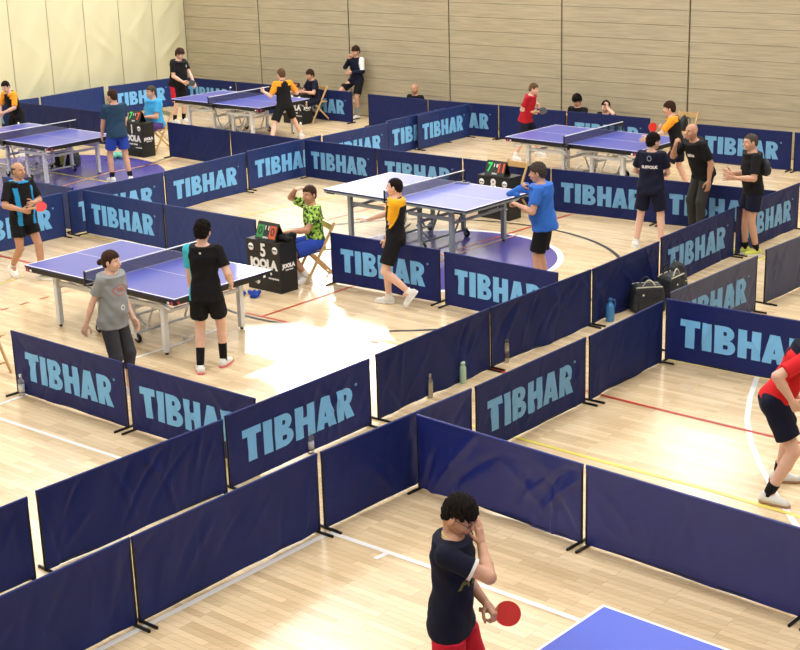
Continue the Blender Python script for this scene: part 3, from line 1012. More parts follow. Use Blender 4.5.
class SDF:
    def __init__(s, lo, hi, st):
        s.lo = np.array(lo, float) - st * 2; s.st = st
        s.n = np.ceil((np.array(hi, float) + st * 2 - s.lo) / st).astype(int) + 1
        s.F = np.full(s.n, 1.0, np.float32)
        s.ax = [s.lo[i] + np.arange(s.n[i]) * st for i in range(3)]
    def put(s, lo, hi, fn, k=0.0, op='u'):
        m = max(k * 1.2, 3 * s.st)
        i0 = np.clip(np.floor((np.array(lo) - m - s.lo) / s.st).astype(int), 0, s.n - 1)
        i1 = np.clip(np.ceil((np.array(hi) + m - s.lo) / s.st).astype(int) + 1, 1, s.n)
        if (i1 <= i0).any(): return
        sl = tuple(slice(a, b) for a, b in zip(i0, i1))
        X = s.ax[0][sl[0]][:, None, None]; Y = s.ax[1][sl[1]][None, :, None]; Z = s.ax[2][sl[2]][None, None, :]
        d = fn(X, Y, Z).astype(np.float32)
        a = s.F[sl]
        if k > 0:
            h = np.clip(.5 + .5 * (a - d) / k, 0, 1)
            s.F[sl] = a + (d - a) * h - k * h * (1 - h)
        else:
            s.F[sl] = np.minimum(a, d)
    def cone(s, a, b, ra, rb, k=0.0, cut=None):
        a = np.array(a, float); b = np.array(b, float); ba = b - a; L2 = max(ba @ ba, 1e-9)
        def fn(X, Y, Z):
            px, py, pz = X - a[0], Y - a[1], Z - a[2]
            t = np.clip((px * ba[0] + py * ba[1] + pz * ba[2]) / L2, 0, 1)
            d = np.sqrt((px - t * ba[0]) ** 2 + (py - t * ba[1]) ** 2 + (pz - t * ba[2]) ** 2) - (ra + t * (rb - ra))
            if cut is not None:
                L = math.sqrt(L2)
                w = (px * ba[0] + py * ba[1] + pz * ba[2]) / L
                d = np.maximum(d, w - L * cut)
            return d
        r = max(ra, rb)
        s.put(np.minimum(a, b) - r, np.maximum(a, b) + r, fn, k)
    def ell(s, c, r, M=None, k=0.0):
        c = np.array(c, float); r = np.array(r, float)
        M = np.eye(3) if M is None else np.array(M)
        def fn(X, Y, Z):
            p = (X - c[0], Y - c[1], Z - c[2])
            q = [p[0] * M[0, i] + p[1] * M[1, i] + p[2] * M[2, i] for i in range(3)]
            k0 = np.sqrt(sum((q[i] / r[i]) ** 2 for i in range(3)))
            k1 = np.sqrt(sum((q[i] / r[i] ** 2) ** 2 for i in range(3))) + 1e-6
            return k0 * (k0 - 1) / k1
        R_ = max(r)
        s.put(c - R_, c + R_, fn, k)
    def get(s):
        return surface_nets(s.F, s.lo, s.st)

def np_mesh(name, V, Fa, mats, mi=None, smooth=True):
    me = bpy.data.meshes.new(name)
    me.vertices.add(len(V)); me.vertices.foreach_set('co', np.asarray(V, np.float32).ravel())
    me.loops.add(len(Fa) * 4); me.loops.foreach_set('vertex_index', np.asarray(Fa, np.int32).ravel())
    me.polygons.add(len(Fa)); me.polygons.foreach_set('loop_start', np.arange(len(Fa), dtype=np.int32) * 4)
    me.polygons.foreach_set('loop_total', np.full(len(Fa), 4, np.int32))
    for m_ in mats: me.materials.append(m_)
    if mi is not None: me.polygons.foreach_set('material_index', np.asarray(mi, np.int32))
    me.polygons.foreach_set('use_smooth', np.full(len(Fa), smooth))
    me.update(calc_edges=True)
    me.validate()
    return me

# ---- canonical pieces
def make_head(female=False):
    s = SDF((-.12, -.1, -.15), (.14, .1, .14), .0045)
    s.ell((-.008, 0, .028), (.096, .076, .088))
    s.ell((.012, 0, -.03), (.074, .062, .078), k=.03)
    s.ell((.045, 0, -.082), (.034, .034, .026), k=.03)          # chin
    s.cone((.062, .032, -.035), (.05, -.032, -.035), .022, .022, .02)
    s.cone((.086, 0, .018), (.108, 0, -.02), .007, .0125, .012)   # nose
    s.cone((.078, .03, .032), (.078, -.03, .032), .012, .012, .012)  # brow
    for sy in (-1, 1):
        s.ell((-.004, sy * .081, -.006), (.02, .010, .032), k=.006)
        s.ell((.065, sy * .036, -.025), (.024, .02, .02), k=.02)
    s.cone((.092, .018, -.058), (.092, -.018, -.058), .0075, .0075, .008)
    s.cone((-.02, 0, -.03), (-.03, 0, -.072), .054, .05, .03)
    return s.get()

def make_hair(style):
    s = SDF((-.17, -.13, -.13), (.14, .13, .16), .0045)
    off, topz = {'short': (.007, .012), 'buzz': (.0035, .002), 'full': (.012, .018), 'curly': (.017, .024), 'bun': (.010, .012), 'fringe': (.013, .018), 'rim': (.0035, 0), 'receding': (.006, .006)}[style]
    s.ell((-.01, 0, .03 + topz * .5), (.098 + off, .079 + off * .75, .09 + topz))
    s.ell((-.03, 0, -.015), (.073 + off, .068 + off * .8, .075), k=.02)
    xs = [-.2, -.07, -.035, -.01, .022, .04, .07, .2]
    zs = {'short': [-.08, -.065, -.035, .0, -.01, .04, .062, .06],
          'buzz': [-.08, -.065, -.035, -.005, -.005, .05, .072, .07],
          'full': [-.08, -.07, -.045, -.01, -.015, .032, .046, .04],
          'curly': [-.08, -.07, -.04, -.015, -.02, .035, .050, .045],
          'bun': [-.075, -.07, -.055, -.03, -.02, .045, .058, .06],
          'fringe': [-.07, -.055, -.025, .018, .020, .030, .042, .04],
          'rim': [-.07, -.06, -.035, -.01, .03, .2, .2, .2],
          'receding': [-.075, -.065, -.035, -.005, .04, .075, .1, .1]}[style]
    X = s.ax[0][:, None, None]; Y = s.ax[1][None, :, None]; Z = s.ax[2][None, None, :]
    h = np.interp(X, xs, zs)
    cut = (h - Z) * .9
    amp = {'short': .003, 'buzz': .0, 'full': .008, 'curly': .009, 'bun': .002, 'fringe': .007, 'rim': 0, 'receding': .002}[style]
    nz = amp * (np.sin(90 * X + 130 * Y + 3 * np.sin(60 * Z + 40 * X)) * np.cos(70 * Z + 50 * Y) + .7 * np.sin(150 * Z + 90 * X - 120 * Y) * np.cos(110 * X))
    cut = cut + .006 * np.sin(170 * Y + 90 * X) + .004 * np.sin(320 * Y + 40 * Z)
    s.F = np.maximum(s.F + nz, cut + amp * .5 * np.sin(160 * Y + 60 * X)).astype(np.float32)
    if style == 'rim':
        s.F = np.maximum(s.F, Z - .05).astype(np.float32)
    if style == 'bun':
        s.cone((-.105, 0, .0), (-.145, 0, -.02), .035, .034, .012)
    return s.get()

def make_hand(curl, spread=.0, thumb=.4):
    """wrist at origin, fingers along +x, back of the hand +z, thumb on +y"""
    s = SDF((-.03, -.08, -.13), (.21, .1, .05), .0038)
    s.cone((-.02, 0, 0), (.02, 0, 0), .024, .025, 0)
    for y in (-.028, -.01, .01, .028):
        s.cone((.01, y * .6, 0), (.085, y, 0), .017, .0125, .012)
    L = [.075, .085, .09, .08]
    for i, y in enumerate((-.030, -.0105, .0105, .030)):
        p = np.array([.085, y, 0.0]); a = 0.0
        Ls = L[i] * np.array([.45, .3, .25])
        sp = spread * (i - 1.5)
        rr = [.0095, .0088, .008, .007]
        for q in range(3):
            a += curl * [.7, 1.0, .8][q]
            d = np.array([math.cos(a) * math.cos(sp), math.cos(a) * math.sin(sp), -math.sin(a)])
            n_ = p + d * Ls[q]
            s.cone(p, n_, rr[q], rr[q + 1], .004)
            p = n_
    p = np.array([.018, .022, -.004])
    for q, (dx, dy, dz, l_, r0, r1) in enumerate(((.6, .75, -.2 - curl * .3, .045, .015, .0115), (.85, .45 - thumb * curl, -.25 - curl * .4, .034, .0112, .010), (.95, .15 - thumb * curl, -.2 - curl * .4, .028, .0098, .0085))):
        d = np.array([dx, dy, dz]); d /= np.linalg.norm(d)
        n_ = p + d * l_
        s.cone(p, n_, r0, r1, .006); p = n_
    return s.get()

def make_shoe():
    """ankle above origin, toe along +x, sole at z=0"""
    s = SDF((-.1, -.07, 0), (.22, .07, .14), .005)
    s.cone((-.035, 0, .045), (.05, 0, .045), .043, .044)
    s.cone((.05, 0, .04), (.15, .004, .03), .044, .036, .02)
    s.cone((-.025, 0, .05), (-.01, 0, .095), .04, .038, .015)
    Z = s.ax[2][None, None, :]; Y = s.ax[1][None, :, None]
    s.F = np.maximum(np.maximum(s.F, (.02 - Z)), (Z - .1)).astype(np.float32)
    V, F_ = s.get()
    s2 = SDF((-.1, -.07, 0), (.22, .07, .04), .004)
    s2.cone((-.035, 0, .014), (.05, 0, .014), .046, .047)
    s2.cone((.05, 0, .014), (.155, .004, .014), .047, .038, .02)
    Z = s2.ax[2][None, None, :]
    s2.F = np.maximum(np.maximum(s2.F, -Z + .001), Z - .024).astype(np.float32)
    return (V, F_), s2.get()

HEAD = make_head()
HAIR = {}
HANDS = {'relax': make_hand(.35), 'grip': make_hand(1.15), 'open': make_hand(.08, .16), 'flat': make_hand(.2, .05), 'fist': make_hand(1.35)}
SHOE, SOLE = make_shoe()

SKIN = {'light': mat('skin_light', (226, 182, 160), 0.55, var=0.05, scale=20), 'mid': mat('skin_mid', (208, 160, 134), 0.55, var=0.05, scale=20),
        'tan': mat('skin_tan', (190, 142, 114), 0.55, var=0.05, scale=20)}
HAIRM = {'dark': mat('dark_hair', (26, 20, 18), 0.8, spec=.15, var=0.4, scale=60, bump=.6, bscale=120), 'brown': mat('brown_hair', (60, 40, 30), 0.8, spec=.15, var=0.3, scale=60, bump=.6, bscale=120),
         'lightbrown': mat('light_brown_hair', (96, 72, 52), 0.8, spec=.15, var=0.3, scale=60, bump=.6, bscale=120), 'grey': mat('grey_hair', (74, 66, 60), 0.8, spec=.15, var=0.3, scale=60, bump=.6, bscale=120)}
EYEW = mat('eye_white', (232, 228, 224), 0.3); EYED = mat('eye_dark', (40, 28, 22), 0.2); LIP = mat('lips', (176, 96, 88), 0.5)

def norm(v):
    v = np.array(v, float); return v / max(np.linalg.norm(v), 1e-9)
def rotz(a): c_, s_ = math.cos(a), math.sin(a); return np.array([[c_, -s_, 0], [s_, c_, 0], [0, 0, 1]])
def roty(a): c_, s_ = math.cos(a), math.sin(a); return np.array([[c_, 0, s_], [0, 1, 0], [-s_, 0, c_]])
def rotx(a): c_, s_ = math.cos(a), math.sin(a); return np.array([[1, 0, 0], [0, c_, -s_], [0, s_, c_]])

def ik(a, b, l1, l2, pole):
    a, b = np.array(a, float), np.array(b, float)
    d = b - a; D = np.linalg.norm(d)
    mx = (l1 + l2) * .999
    if D > mx:
        b = a + d / D * mx; d = b - a; D = mx
    D = max(D, abs(l1 - l2) + .02)
    u = d / max(np.linalg.norm(d), 1e-6)
    x = (l1 * l1 - l2 * l2 + D * D) / (2 * D)
    h = math.sqrt(max(l1 * l1 - x * x, 0))
    p = np.array(pole, float); p = p - u * (p @ u); p = norm(p)
    return a + u * x + p * h, b

EYE_ME = None
def small_meshes():
    global EYE_ME, BROW_ME, MOUTH_ME
    b = MB()
    for sy in (-1, 1):
        pass
    e = MB()
    e.lathe([(.0, -.011), (.006, -.0095), (.011, -.004), (.012, 0), (.011, .004), (.006, .0095), (0, .011)], EYEW, 12)
    e.lathe([(.0, .0085), (.0055, .0095), (.004, .0122), (0, .0128)], EYED, 10)
    EYE_ME = e.mesh('eye')
small_meshes()

def person(x, y, yaw, height, label, pose, look, lod=.011, z=0.0, name='person'):
    P = dict(lean=0, side=0, twist=0, pelvis=None, head=(0, 0), lf=(0, .1, 0), rf=(0, -.1, 0), lfy=8, rfy=-8, lfp=0, rfp=0,
             lh=(.05, .27, .80), rh=(.05, -.27, .80), lpole=(-1, .4, 0), rpole=(-1, -.4, 0), lk=None, rk=None, lhand='relax', rhand='relax', lpalm=None, rpalm=None,
             px=0.0, fat=0.0, wide=0.0, lhd=None, rhd=None)
    P.update(pose)
    K = dict(skin='light', hair='short', hairc='brown', shirt=None, shirt_fn=None, sleeve=.6, hem=-.09, shorts=None, leg=.78, pants=False, pants_to=1.0, socks=WHITE, sock=.12, shoe=WHITE, sole=WHITE,
             collar=None, glasses=False, female=False, stripe=None)
    K.update(look)
    S = height / 1.75
    T = thing(name, label, 'person', (x, y, z), R(yaw))
    sk = SKIN[K['skin']]
    # --- skeleton
    AZ = .085
    Lt, Ls, Lua, Lfa = .43, .425, .285, .255
    ank = {}
    for s_, f, fp in (('l', P['lf'], P['lfp']), ('r', P['rf'], P['rfp'])):
        ank[s_] = np.array([f[0], f[1], f[2] + AZ + max(0, math.sin(R(fp))) * .10], float)
    lean, side, tw = R(P['lean']), R(P['side']), R(P['twist'])
    Rp = np.eye(3)
    hips = {'l': np.array([0, .09, 0]), 'r': np.array([0, -.09, 0])}
    if P['pelvis'] is None:
        zz = 1
        px, py = P['px'], (ank['l'][1] + ank['r'][1]) / 2
        for s_ in 'lr':
            h = hips[s_] + np.array([px, py, 0])
            d2 = (ank[s_][0] - h[0]) ** 2 + (ank[s_][1] - h[1]) ** 2
            zz = min(zz, ank[s_][2] + math.sqrt(max((Lt + Ls - .012) ** 2 - d2, .1)))
        pel = np.array([px, py, zz])
    else:
        pel = np.array(P['pelvis'], float)
    U = norm([math.sin(lean), -math.sin(side), math.cos(lean) * math.cos(side)])
    L = .55
    base = pel + np.array([0, 0, -.02])
    top = base + U * L
    Sv = rotz(tw) @ np.array([0, 1., 0]); Sv = norm(Sv - U * (Sv @ U))
    Sp = np.array([0, 1., 0]); Sp = norm(Sp - U * (Sp @ U))
    w_ = P['wide']; sw = .172 + w_ * .5
    if K['female']: sw -= .022
    sh = {'l': base + U * L * .90 + Sv * sw, 'r': base + U * L * .90 - Sv * sw}
    Fw = np.cross(Sv, U)
    joints = {}
    for s_, hp, pole, sg in (('l', P['lh'], P['lpole'], 1), ('r', P['rh'], P['rpole'], -1)):
        e, h = ik(sh[s_], hp, Lua, Lfa, pole)
        joints[s_] = (sh[s_], e, h)
    legs = {}
    for s_, kp in (('l', P['lk']), ('r', P['rk'])):
        hj = pel + hips[s_]
        k, a = ik(hj, ank[s_], Lt, Ls, kp if kp is not None else (1, .15 if s_ == 'l' else -.15, 0))
        legs[s_] = (hj, k, a)
    hyaw, hpit = R(P['head'][0]), R(P['head'][1])
    neck = top
    hc = top + norm(U * .7 + np.array([0, 0, .3])) * .135 + rotz(hyaw) @ np.array([.02 + .035 * math.sin(hpit), 0, -.012 * (1 - math.cos(hpit))])
    HR = rotz(hyaw) @ roty(hpit)
    # --- torso profile
    f_, wd = P['fat'], P['wide']
    tt = np.array([-.16, -.05, .05, .2, .38, .6, .78, .90, .97, 1.04])
    ww = np.array([.10, .155, .168, .160, .145, .160, .172, .150, .088, .05]) + np.array([0, .3, .4, .6, .8, .7, .6, .4, .1, 0]) * wd
    dd = np.array([.07, .108, .118, .110, .100, .112, .115, .095, .070, .05]) + np.array([0, .3, .6, .9, 1.0, .6, .4, .2, 0, 0]) * (wd * .6 + f_)
    if K['female']:
        ww = ww + np.array([0, .012, .014, .0, -.012, -.012, -.02, -.02, -.01, 0])
    cx = np.array([0, -.01, -.01, .0, .005, .005, -.005, -.01, -.005, 0]) + np.array([0, 0, .3, .6, .7, .3, 0, 0, 0, 0]) * f_
    def torso(field, off, t0, t1, k=0.0, flare=0.0, wr=0.0):
        def fn(X, Y, Z):
            px, py, pz = X - base[0], Y - base[1], Z - base[2]
            t = (px * U[0] + py * U[1] + pz * U[2]) / L
            a = np.clip(t, 0, 1) * tw
            # interpolated side vector
            sv = [Sp[i] + (Sv[i] - Sp[i]) * np.clip(t, 0, 1) for i in range(3)]
            fw = [sv[1] * U[2] - sv[2] * U[1], sv[2] * U[0] - sv[0] * U[2], sv[0] * U[1] - sv[1] * U[0]]
            yy = px * sv[0] + py * sv[1] + pz * sv[2]
            xx = px * fw[0] + py * fw[1] + pz * fw[2]
            w = np.interp(t, tt, ww) + off; d = np.interp(t, tt, dd) + off
            if flare:
                fl = np.clip((.45 - t) / .5, 0, 1) * flare
                w = np.maximum(w, .160 + wd * .6 + fl); d = np.maximum(d, .118 + wd * .4 + f_ * .8 + fl)
            xx = xx - np.interp(t, tt, cx)
            q = np.sqrt((yy / w) ** 2 + (xx / d) ** 2 + 1e-9)
            r = (q - 1) * np.minimum(w, d) * 1.05
            if wr:
                r = r + wr * (np.sin(22 * t + 16 * yy + 6 * np.sin(9 * xx)) * .7 + np.sin(34 * yy + 14 * t + 20 * xx) * .8 * np.clip(1.1 - t, 0, 1))
            return np.maximum(np.maximum(r, (t - t1) * L), (t0 - t) * L)
        lo_ = np.minimum(base + U * L * t0, top) - .3; hi_ = np.maximum(base, base + U * L * t1) + .3
        field.put(lo_, hi_, fn, k)
    # --- body
    allp = np.array([base - U * .1, top, hc] + [q for s_ in 'lr' for q in joints[s_]] + [q for s_ in 'lr' for q in legs[s_]])
    lo_, hi_ = allp.min(0) - .2, allp.max(0) + .2
    lo_[2] = max(lo_[2], -.02)
    B = SDF(lo_, hi_, lod)
    torso(B, 0, -.12, 1.02)
    B.cone(top - U * .06, hc - HR @ np.array([.035, 0, .06]), .06, .052 if not K['female'] else .046, .03)
    for s_ in 'lr':
        a, e, h = joints[s_]
        B.cone(top - U * .04, a, .046, .046, .03)
        ff = .004 if not K['female'] else -.002
        B.cone(a, e, .047 + ff + wd * .1, .037 + ff, .035)
        B.cone(e, e + (h - e) * .35, .037 + ff, .038 + ff, .015)
        B.cone(e + (h - e) * .35, h, .038 + ff, .0255, .012)
        hj, k, an = legs[s_]
        B.cone(hj, k, .083 + wd * .2, .054, .035)
        B.cone(k, k + (an - k) * .32, .053, .055, .015)
        B.cone(k + (an - k) * .32, an, .055, .036, .012)
        toe = rotz(R(P[s_ + 'fy'])) @ np.array([.06, 0, -.03])
        B.cone(an, an + toe, .036, .03, .01)
    V, Fa = B.get()
    parts = [(V, Fa)]
    o = len(V)
    # head
    HV = HEAD[0] @ HR.T + hc
    parts.append((HV, HEAD[1]))
    for s_, sg in (('l', 1), ('r', -1)):
        a, e, h = joints[s_]
        HVx, HF = HANDS[P[s_ + 'hand']]
        HVx = HVx.copy(); HF = HF.copy()
        if s_ == 'l':               # canonical is thumb +y with back +z: a left hand seen palm down has its thumb towards -y
            HVx[:, 1] *= -1; HF = HF[:, ::-1]
        X = norm(P[s_ + 'hd']) if P[s_ + 'hd'] is not None else norm(h - e)
        # palm normal: default faces the body
        pn = P[s_ + 'palm']
        pn = np.array(pn, float) if pn is not None else np.array([0, -sg, 0.])
        pn = pn - X * (pn @ X)
        if np.linalg.norm(pn) < .1: pn = np.array([1., 0, 0]) - X * X[0]
        Zc = -norm(pn)
        Yc = np.cross(Zc, X)
        M = np.stack([X, Yc, Zc], 1)
        parts.append((HVx @ M.T + h, HF))
    off = 0; VV = []; FF = []
    for v_, f__ in parts:
        VV.append(v_); FF.append(f__ + off); off += len(v_)
    body = link('body', np_mesh('body', np.concatenate(VV) * S, np.concatenate(FF), [sk]), T)
    body['label'] = 'bare skin of the figure'
    # --- clothes
    lo_ = np.minimum(np.minimum(lo_, base - .35), top - .3); hi_ = np.maximum(hi_, top + .2)
    shirtF = None
    if K['shirt']:
        C = SDF(lo_, hi_, lod)
        torso(C, .014, K['hem'], .985, flare=.012, wr=.004)
        for s_ in 'lr':
            hj, k, an = legs[s_]
            if K['hem'] > -.055: continue
            C.cone(hj, hj + (k - hj) * .2, .097 + wd * .2, .100 + wd * .2, .02)
        tg = ((C.ax[0][:, None, None] - base[0]) * U[0] + (C.ax[1][None, :, None] - base[1]) * U[1] + (C.ax[2][None, None, :] - base[2]) * U[2]) / L
        C.F = np.maximum(C.F, (K['hem'] - tg) * L).astype(np.float32)
        for s_ in 'lr':
            a, e, h = joints[s_]
            C.cone(top - U * .055, a, .052, .058, .03)
            if K['sleeve'] <= 1:
                e2 = a + (e - a) * K['sleeve']
                C.cone(a - (e - a) * .02, e2 + (e - a) * .2, .060 + wd * .1, .066 + wd * .1, .016, cut=(K['sleeve'] + .02) / (K['sleeve'] + .22))
            else:
                C.cone(a, e, .060 + wd * .1, .052, .03)
                C.cone(e, e + (h - e) * .95, .052, .036, .02)
        shirtF = C.F
        V, Fa = C.get()
        cen = V[Fa].mean(1)
        rel = cen - base
        t = rel @ U / L; yy = rel @ Sv; xx = rel @ Fw
        mats = K['shirt'] if isinstance(K['shirt'], (list, tuple)) else [K['shirt']]
        mi = None
        if K['shirt_fn']:
            sl = np.zeros(len(cen), int)
            for q, s_ in ((1, 'l'), (2, 'r')):
                a, e, h = joints[s_]
                ba = e - a; w = np.clip((cen - a) @ ba / (ba @ ba), 0, 1)
                dist = np.linalg.norm(cen - a - w[:, None] * ba, axis=1)
                sl[(dist < .078) & (np.abs(yy) > sw - .03)] = q
            mi = K['shirt_fn'](t, yy, xx, sl)
        so = link('shirt', np_mesh('shirt', V * S, Fa, mats, mi), T)
        if K['collar']:
            b = MB()
            c0 = top - U * .005; sv = Sv; fw = Fw
            pts = []
            for k in range(17):
                a = 2 * math.pi * k / 16
                pts.append(Vector(((c0 + sv * math.sin(a) * .068 + fw * math.cos(a) * .066 - U * .018 * math.cos(a))) * S))
            b.tube(pts, .010 * S, K['collar'], 6, caps=False)
            b.build('collar', so)
    if K['shorts']:
        C = SDF(lo_, hi_, lod)
        torso(C, .010, -.17, .17)
        for s_ in 'lr':
            hj, k, an = legs[s_]
            if K['pants']:
                C.cone(hj, k, .102, .078, .025)
                C.cone(k, k + (an - k) * K['pants_to'], .076, .058, .02, cut=1.0)
            else:
                e2 = hj + (k - hj) * K['leg']
                C.cone(hj, e2 + (k - hj) * .2, .104 + wd * .2, .098 + wd * .1, .022, cut=(K['leg']) / (K['leg'] + .2))
        Xg, Yg, Zg = C.ax[0][:, None, None], C.ax[1][None, :, None], C.ax[2][None, None, :]
        C.F = (C.F + .0035 * np.sin(30 * Yg + 22 * Zg) * np.sin(24 * Xg - 12 * Zg)).astype(np.float32)
        if shirtF is not None and K['hem'] <= -.055:
            tg = ((Xg - base[0]) * U[0] + (Yg - base[1]) * U[1] + (Zg - base[2]) * U[2]) / L
            C.F = np.where(tg > K['hem'] + .01, np.maximum(C.F, shirtF + .004), C.F).astype(np.float32)
        V, Fa = C.get()
        mats = [K['shorts']]; mi = None
        if K['stripe'] is not None:
            cen = V[Fa].mean(1)
            mats.append(K['stripe']); mi = ((np.abs(cen[:, 1] - pel[1]) > .182) & (cen[:, 2] < pel[2])).astype(int)
        link('trousers' if K['pants'] else 'shorts', np_mesh('shorts', V * S, Fa, mats, mi), T)
    # --- shoes and socks
    for s_, sg in (('l', 1), ('r', -1)):
        hj, k, an = legs[s_]
        M = rotz(R(P[s_ + 'fy'])) @ roty(R(P[s_ + 'fp']))
        orig = an - M @ np.array([0, 0, AZ])
        if K['sock'] > 0:
            d = norm(k - an)
            b = MB()
            n_ = 6
            pts = [Vector((an + M @ np.array([0, 0, -.02])) * S)] + [Vector((an + d * K['sock'] * i / n_) * S) for i in range(1, n_ + 1)]
            b.tube(pts, [(.042 + .008 * i / n_) * S for i in range(n_ + 1)], K['socks'], 14)
            b.build('sock', T)
        V = SHOE[0].copy(); V[:, 1] *= sg
        Fx = SHOE[1] if sg > 0 else SHOE[1][:, ::-1]
        so = link('shoe', np_mesh('shoe', (V @ M.T + orig) * S, Fx, [K['shoe']]), T)
        V = SOLE[0].copy(); V[:, 1] *= sg
        Fx = SOLE[1] if sg > 0 else SOLE[1][:, ::-1]
        link('sole', np_mesh('sole', (V @ M.T + orig) * S, Fx, [K['sole']]), so)
    # --- head details
    def at_head(q): return Vector((HR @ np.array(q) + hc) * S)
    if K['hair'] and K['hair'] != 'bald':
        if K['hair'] not in HAIR: HAIR[K['hair']] = make_hair(K['hair'])
        V, Fa = HAIR[K['hair']]
        link('hair', np_mesh('hair', (V @ HR.T + hc) * S, Fa, [HAIRM[K['hairc']]]), T)
    for sy in (-1, 1):
        eo = link('eye', EYE_ME, T)
        eo.matrix_local = Matrix.Translation(at_head((.0725, sy * .031, .008))) @ (Matrix((HR @ np.array([0, 0, 1]), HR @ np.array([0, 1, 0]), HR @ np.array([1, 0, 0]))).transposed().to_4x4()) @ Matrix.Scale(S * .86, 4)
        b = MB()
        b.tube([at_head((.087, sy * .015, .029)), at_head((.089, sy * .03, .034)), at_head((.08, sy * .047, .029))], [.003 * S, .0042 * S, .003 * S], HAIRM[K['hairc']], 6)
        b.build('eyebrow', T)
    b = MB()
    b.tube([at_head((.090, -.023, -.057)), at_head((.099, -.01, -.056)), at_head((.099, .01, -.056)), at_head((.090, .023, -.057))], [.003 * S, .0058 * S, .0058 * S, .003 * S], LIP, 6)
    b.build('mouth', T)
    if K['glasses']:
        b = MB()
        for sy in (-1, 1):
            pts = [at_head((.096 - .004 * abs(math.sin(a_)), sy * .033 + .024 * math.cos(a_), .006 + .016 * math.sin(a_))) for a_ in [2 * math.pi * q / 12 for q in range(13)]]
            b.tube(pts, .0018 * S, EYED, 5, caps=False)
            b.tube([at_head((.095, sy * .056, .01)), at_head((.02, sy * .08, .012)), at_head((-.01, sy * .082, .0))], .0018 * S, EYED, 5)
        b.tube([at_head((.097, -.01, .01)), at_head((.097, .01, .01))], .0018 * S, EYED, 5)
        b.build('glasses', T)
    T_m = Matrix.Translation((x, y, z)) @ Matrix.Rotation(R(yaw), 4, 'Z')
    return dict(T=T, M=T_m, S=S, j=joints, base=base, U=U, Sv=Sv, Fw=Fw, L=L, hand=lambda s_: T_m @ Vector(joints[s_][2] * S), head=T_m @ Vector(hc * S), hd=lambda s_: (T_m.to_3x3() @ Vector(norm(joints[s_][2] - joints[s_][1]))), pel=pel)

def project(b, bvh, dirv, lift):
    """press the collected print onto a garment"""
    out = []
    for v in b.v:
        v = Vector(v)
        hit = bvh.ray_cast(v - dirv * .3, dirv)
        out.append(tuple(hit[0] - dirv * lift) if hit[0] is not None else tuple(v))
    b.v = out

def on_shirt(pr, body_text, size, m_, t, side, fwd_sign, dist=0, name='print', bold=.003, w=1, shape=None):
    """small print on the chest (fwd_sign 1) or back (-1)"""
    S = pr['S']
    sh = [c_ for c_ in pr['T'].children if c_.name.startswith('shirt')][0]
    from mathutils.bvhtree import BVHTree
    bvh = BVHTree.FromPolygons([v.co.copy() for v in sh.data.vertices], [tuple(p.vertices) for p in sh.data.polygons])
    o = (pr['base'] + pr['U'] * pr['L'] * t + pr['Sv'] * side + pr['Fw'] * fwd_sign * .15) * S
    b = MB()
    M = face_matrix(o, tuple(pr['Sv'] * (-1 if fwd_sign < 0 else 1)), tuple(pr['U']))
    if shape: shape(b, M)
    else: b.text(body_text, size, m_, M, bold=bold, ext=0, sx=w)
    project(b, bvh, Vector(-pr['Fw'] * fwd_sign), .004)
    return b.build(name, sh)

def ring_shape(rx, ry, th, m_):
    def f(b, M):
        N = 20
        vs = [M @ Vector((rr * rx * math.cos(2 * math.pi * k / N), rr * ry * math.sin(2 * math.pi * k / N), 0)) for rr in (1, 1 - th) for k in range(N)]
        b.add(vs, [(k, (k + 1) % N, N + (k + 1) % N, N + k) for k in range(N)], m_)
    return f
def rect_shape(w, h, m_):
    def f(b, M):
        n = 6
        vs = [M @ Vector((-w / 2 + w * i / n, -h / 2 + h * j / 2, 0)) for j in range(3) for i in range(n + 1)]
        b.add(vs, [(j * (n + 1) + i, j * (n + 1) + i + 1, (j + 1) * (n + 1) + i + 1, (j + 1) * (n + 1) + i) for j in range(2) for i in range(n)], m_)
    return f

# cloth colours
C_ = lambda n, r, **k: cloth_mat(n, r, **k)
CBLACK = C_('black_cloth', (24, 24, 27)); CNAVY = C_('navy_cloth', (24, 27, 48)); CORANGE = C_('orange_cloth', (246, 160, 46)); CYELLOW = C_('yellow_cloth', (250, 178, 38))
CGREY = C_('grey_cloth', (146, 150, 152)); CCHAR = C_('charcoal_cloth', (62, 62, 68)); CCYAN = C_('turquoise_cloth', (70, 186, 204)); CSKY = C_('sky_blue_cloth', (68, 164, 222))
CBLUE = C_('bright_blue_cloth', (56, 112, 206)); CTEAL = C_('dark_teal_cloth', (40, 66, 92)); CRED = C_('red_cloth', (214, 40, 46)); CROYAL = C_('royal_blue_cloth', (44, 72, 170))
CWHITE = C_('white_cloth', (232, 232, 230)); CAZ = C_('azure_cloth', (44, 150, 214)); CDRED = C_('crimson_cloth', (196, 36, 58)); CPURP = C_('patterned_purple_cloth', (84, 62, 130), var=.5)
CGRN = camo_material()
SHOEW = mat('white_shoe', (228, 228, 224), 0.5, var=0.06, scale=30); SHOEB = mat('dark_shoe', (36, 36, 40), 0.5); SHOEY = mat('lime_shoe', (206, 214, 92), 0.5)
SOLEW = mat('white_sole', (236, 236, 232), 0.6); SOLET = mat('tan_sole', (176, 136, 100), 0.6); SOLEP = mat('pink_sole', (222, 120, 120), 0.6)

def club_fn(t, y, x, sl):
    return (((sl > 0)) | ((np.abs(y) > .085) & (t > .80)) | ((t > .9) & (np.abs(y) > .05))).astype(int)
CLUB = [CBLACK, CORANGE]
CLUBY = [CBLACK, CYELLOW]

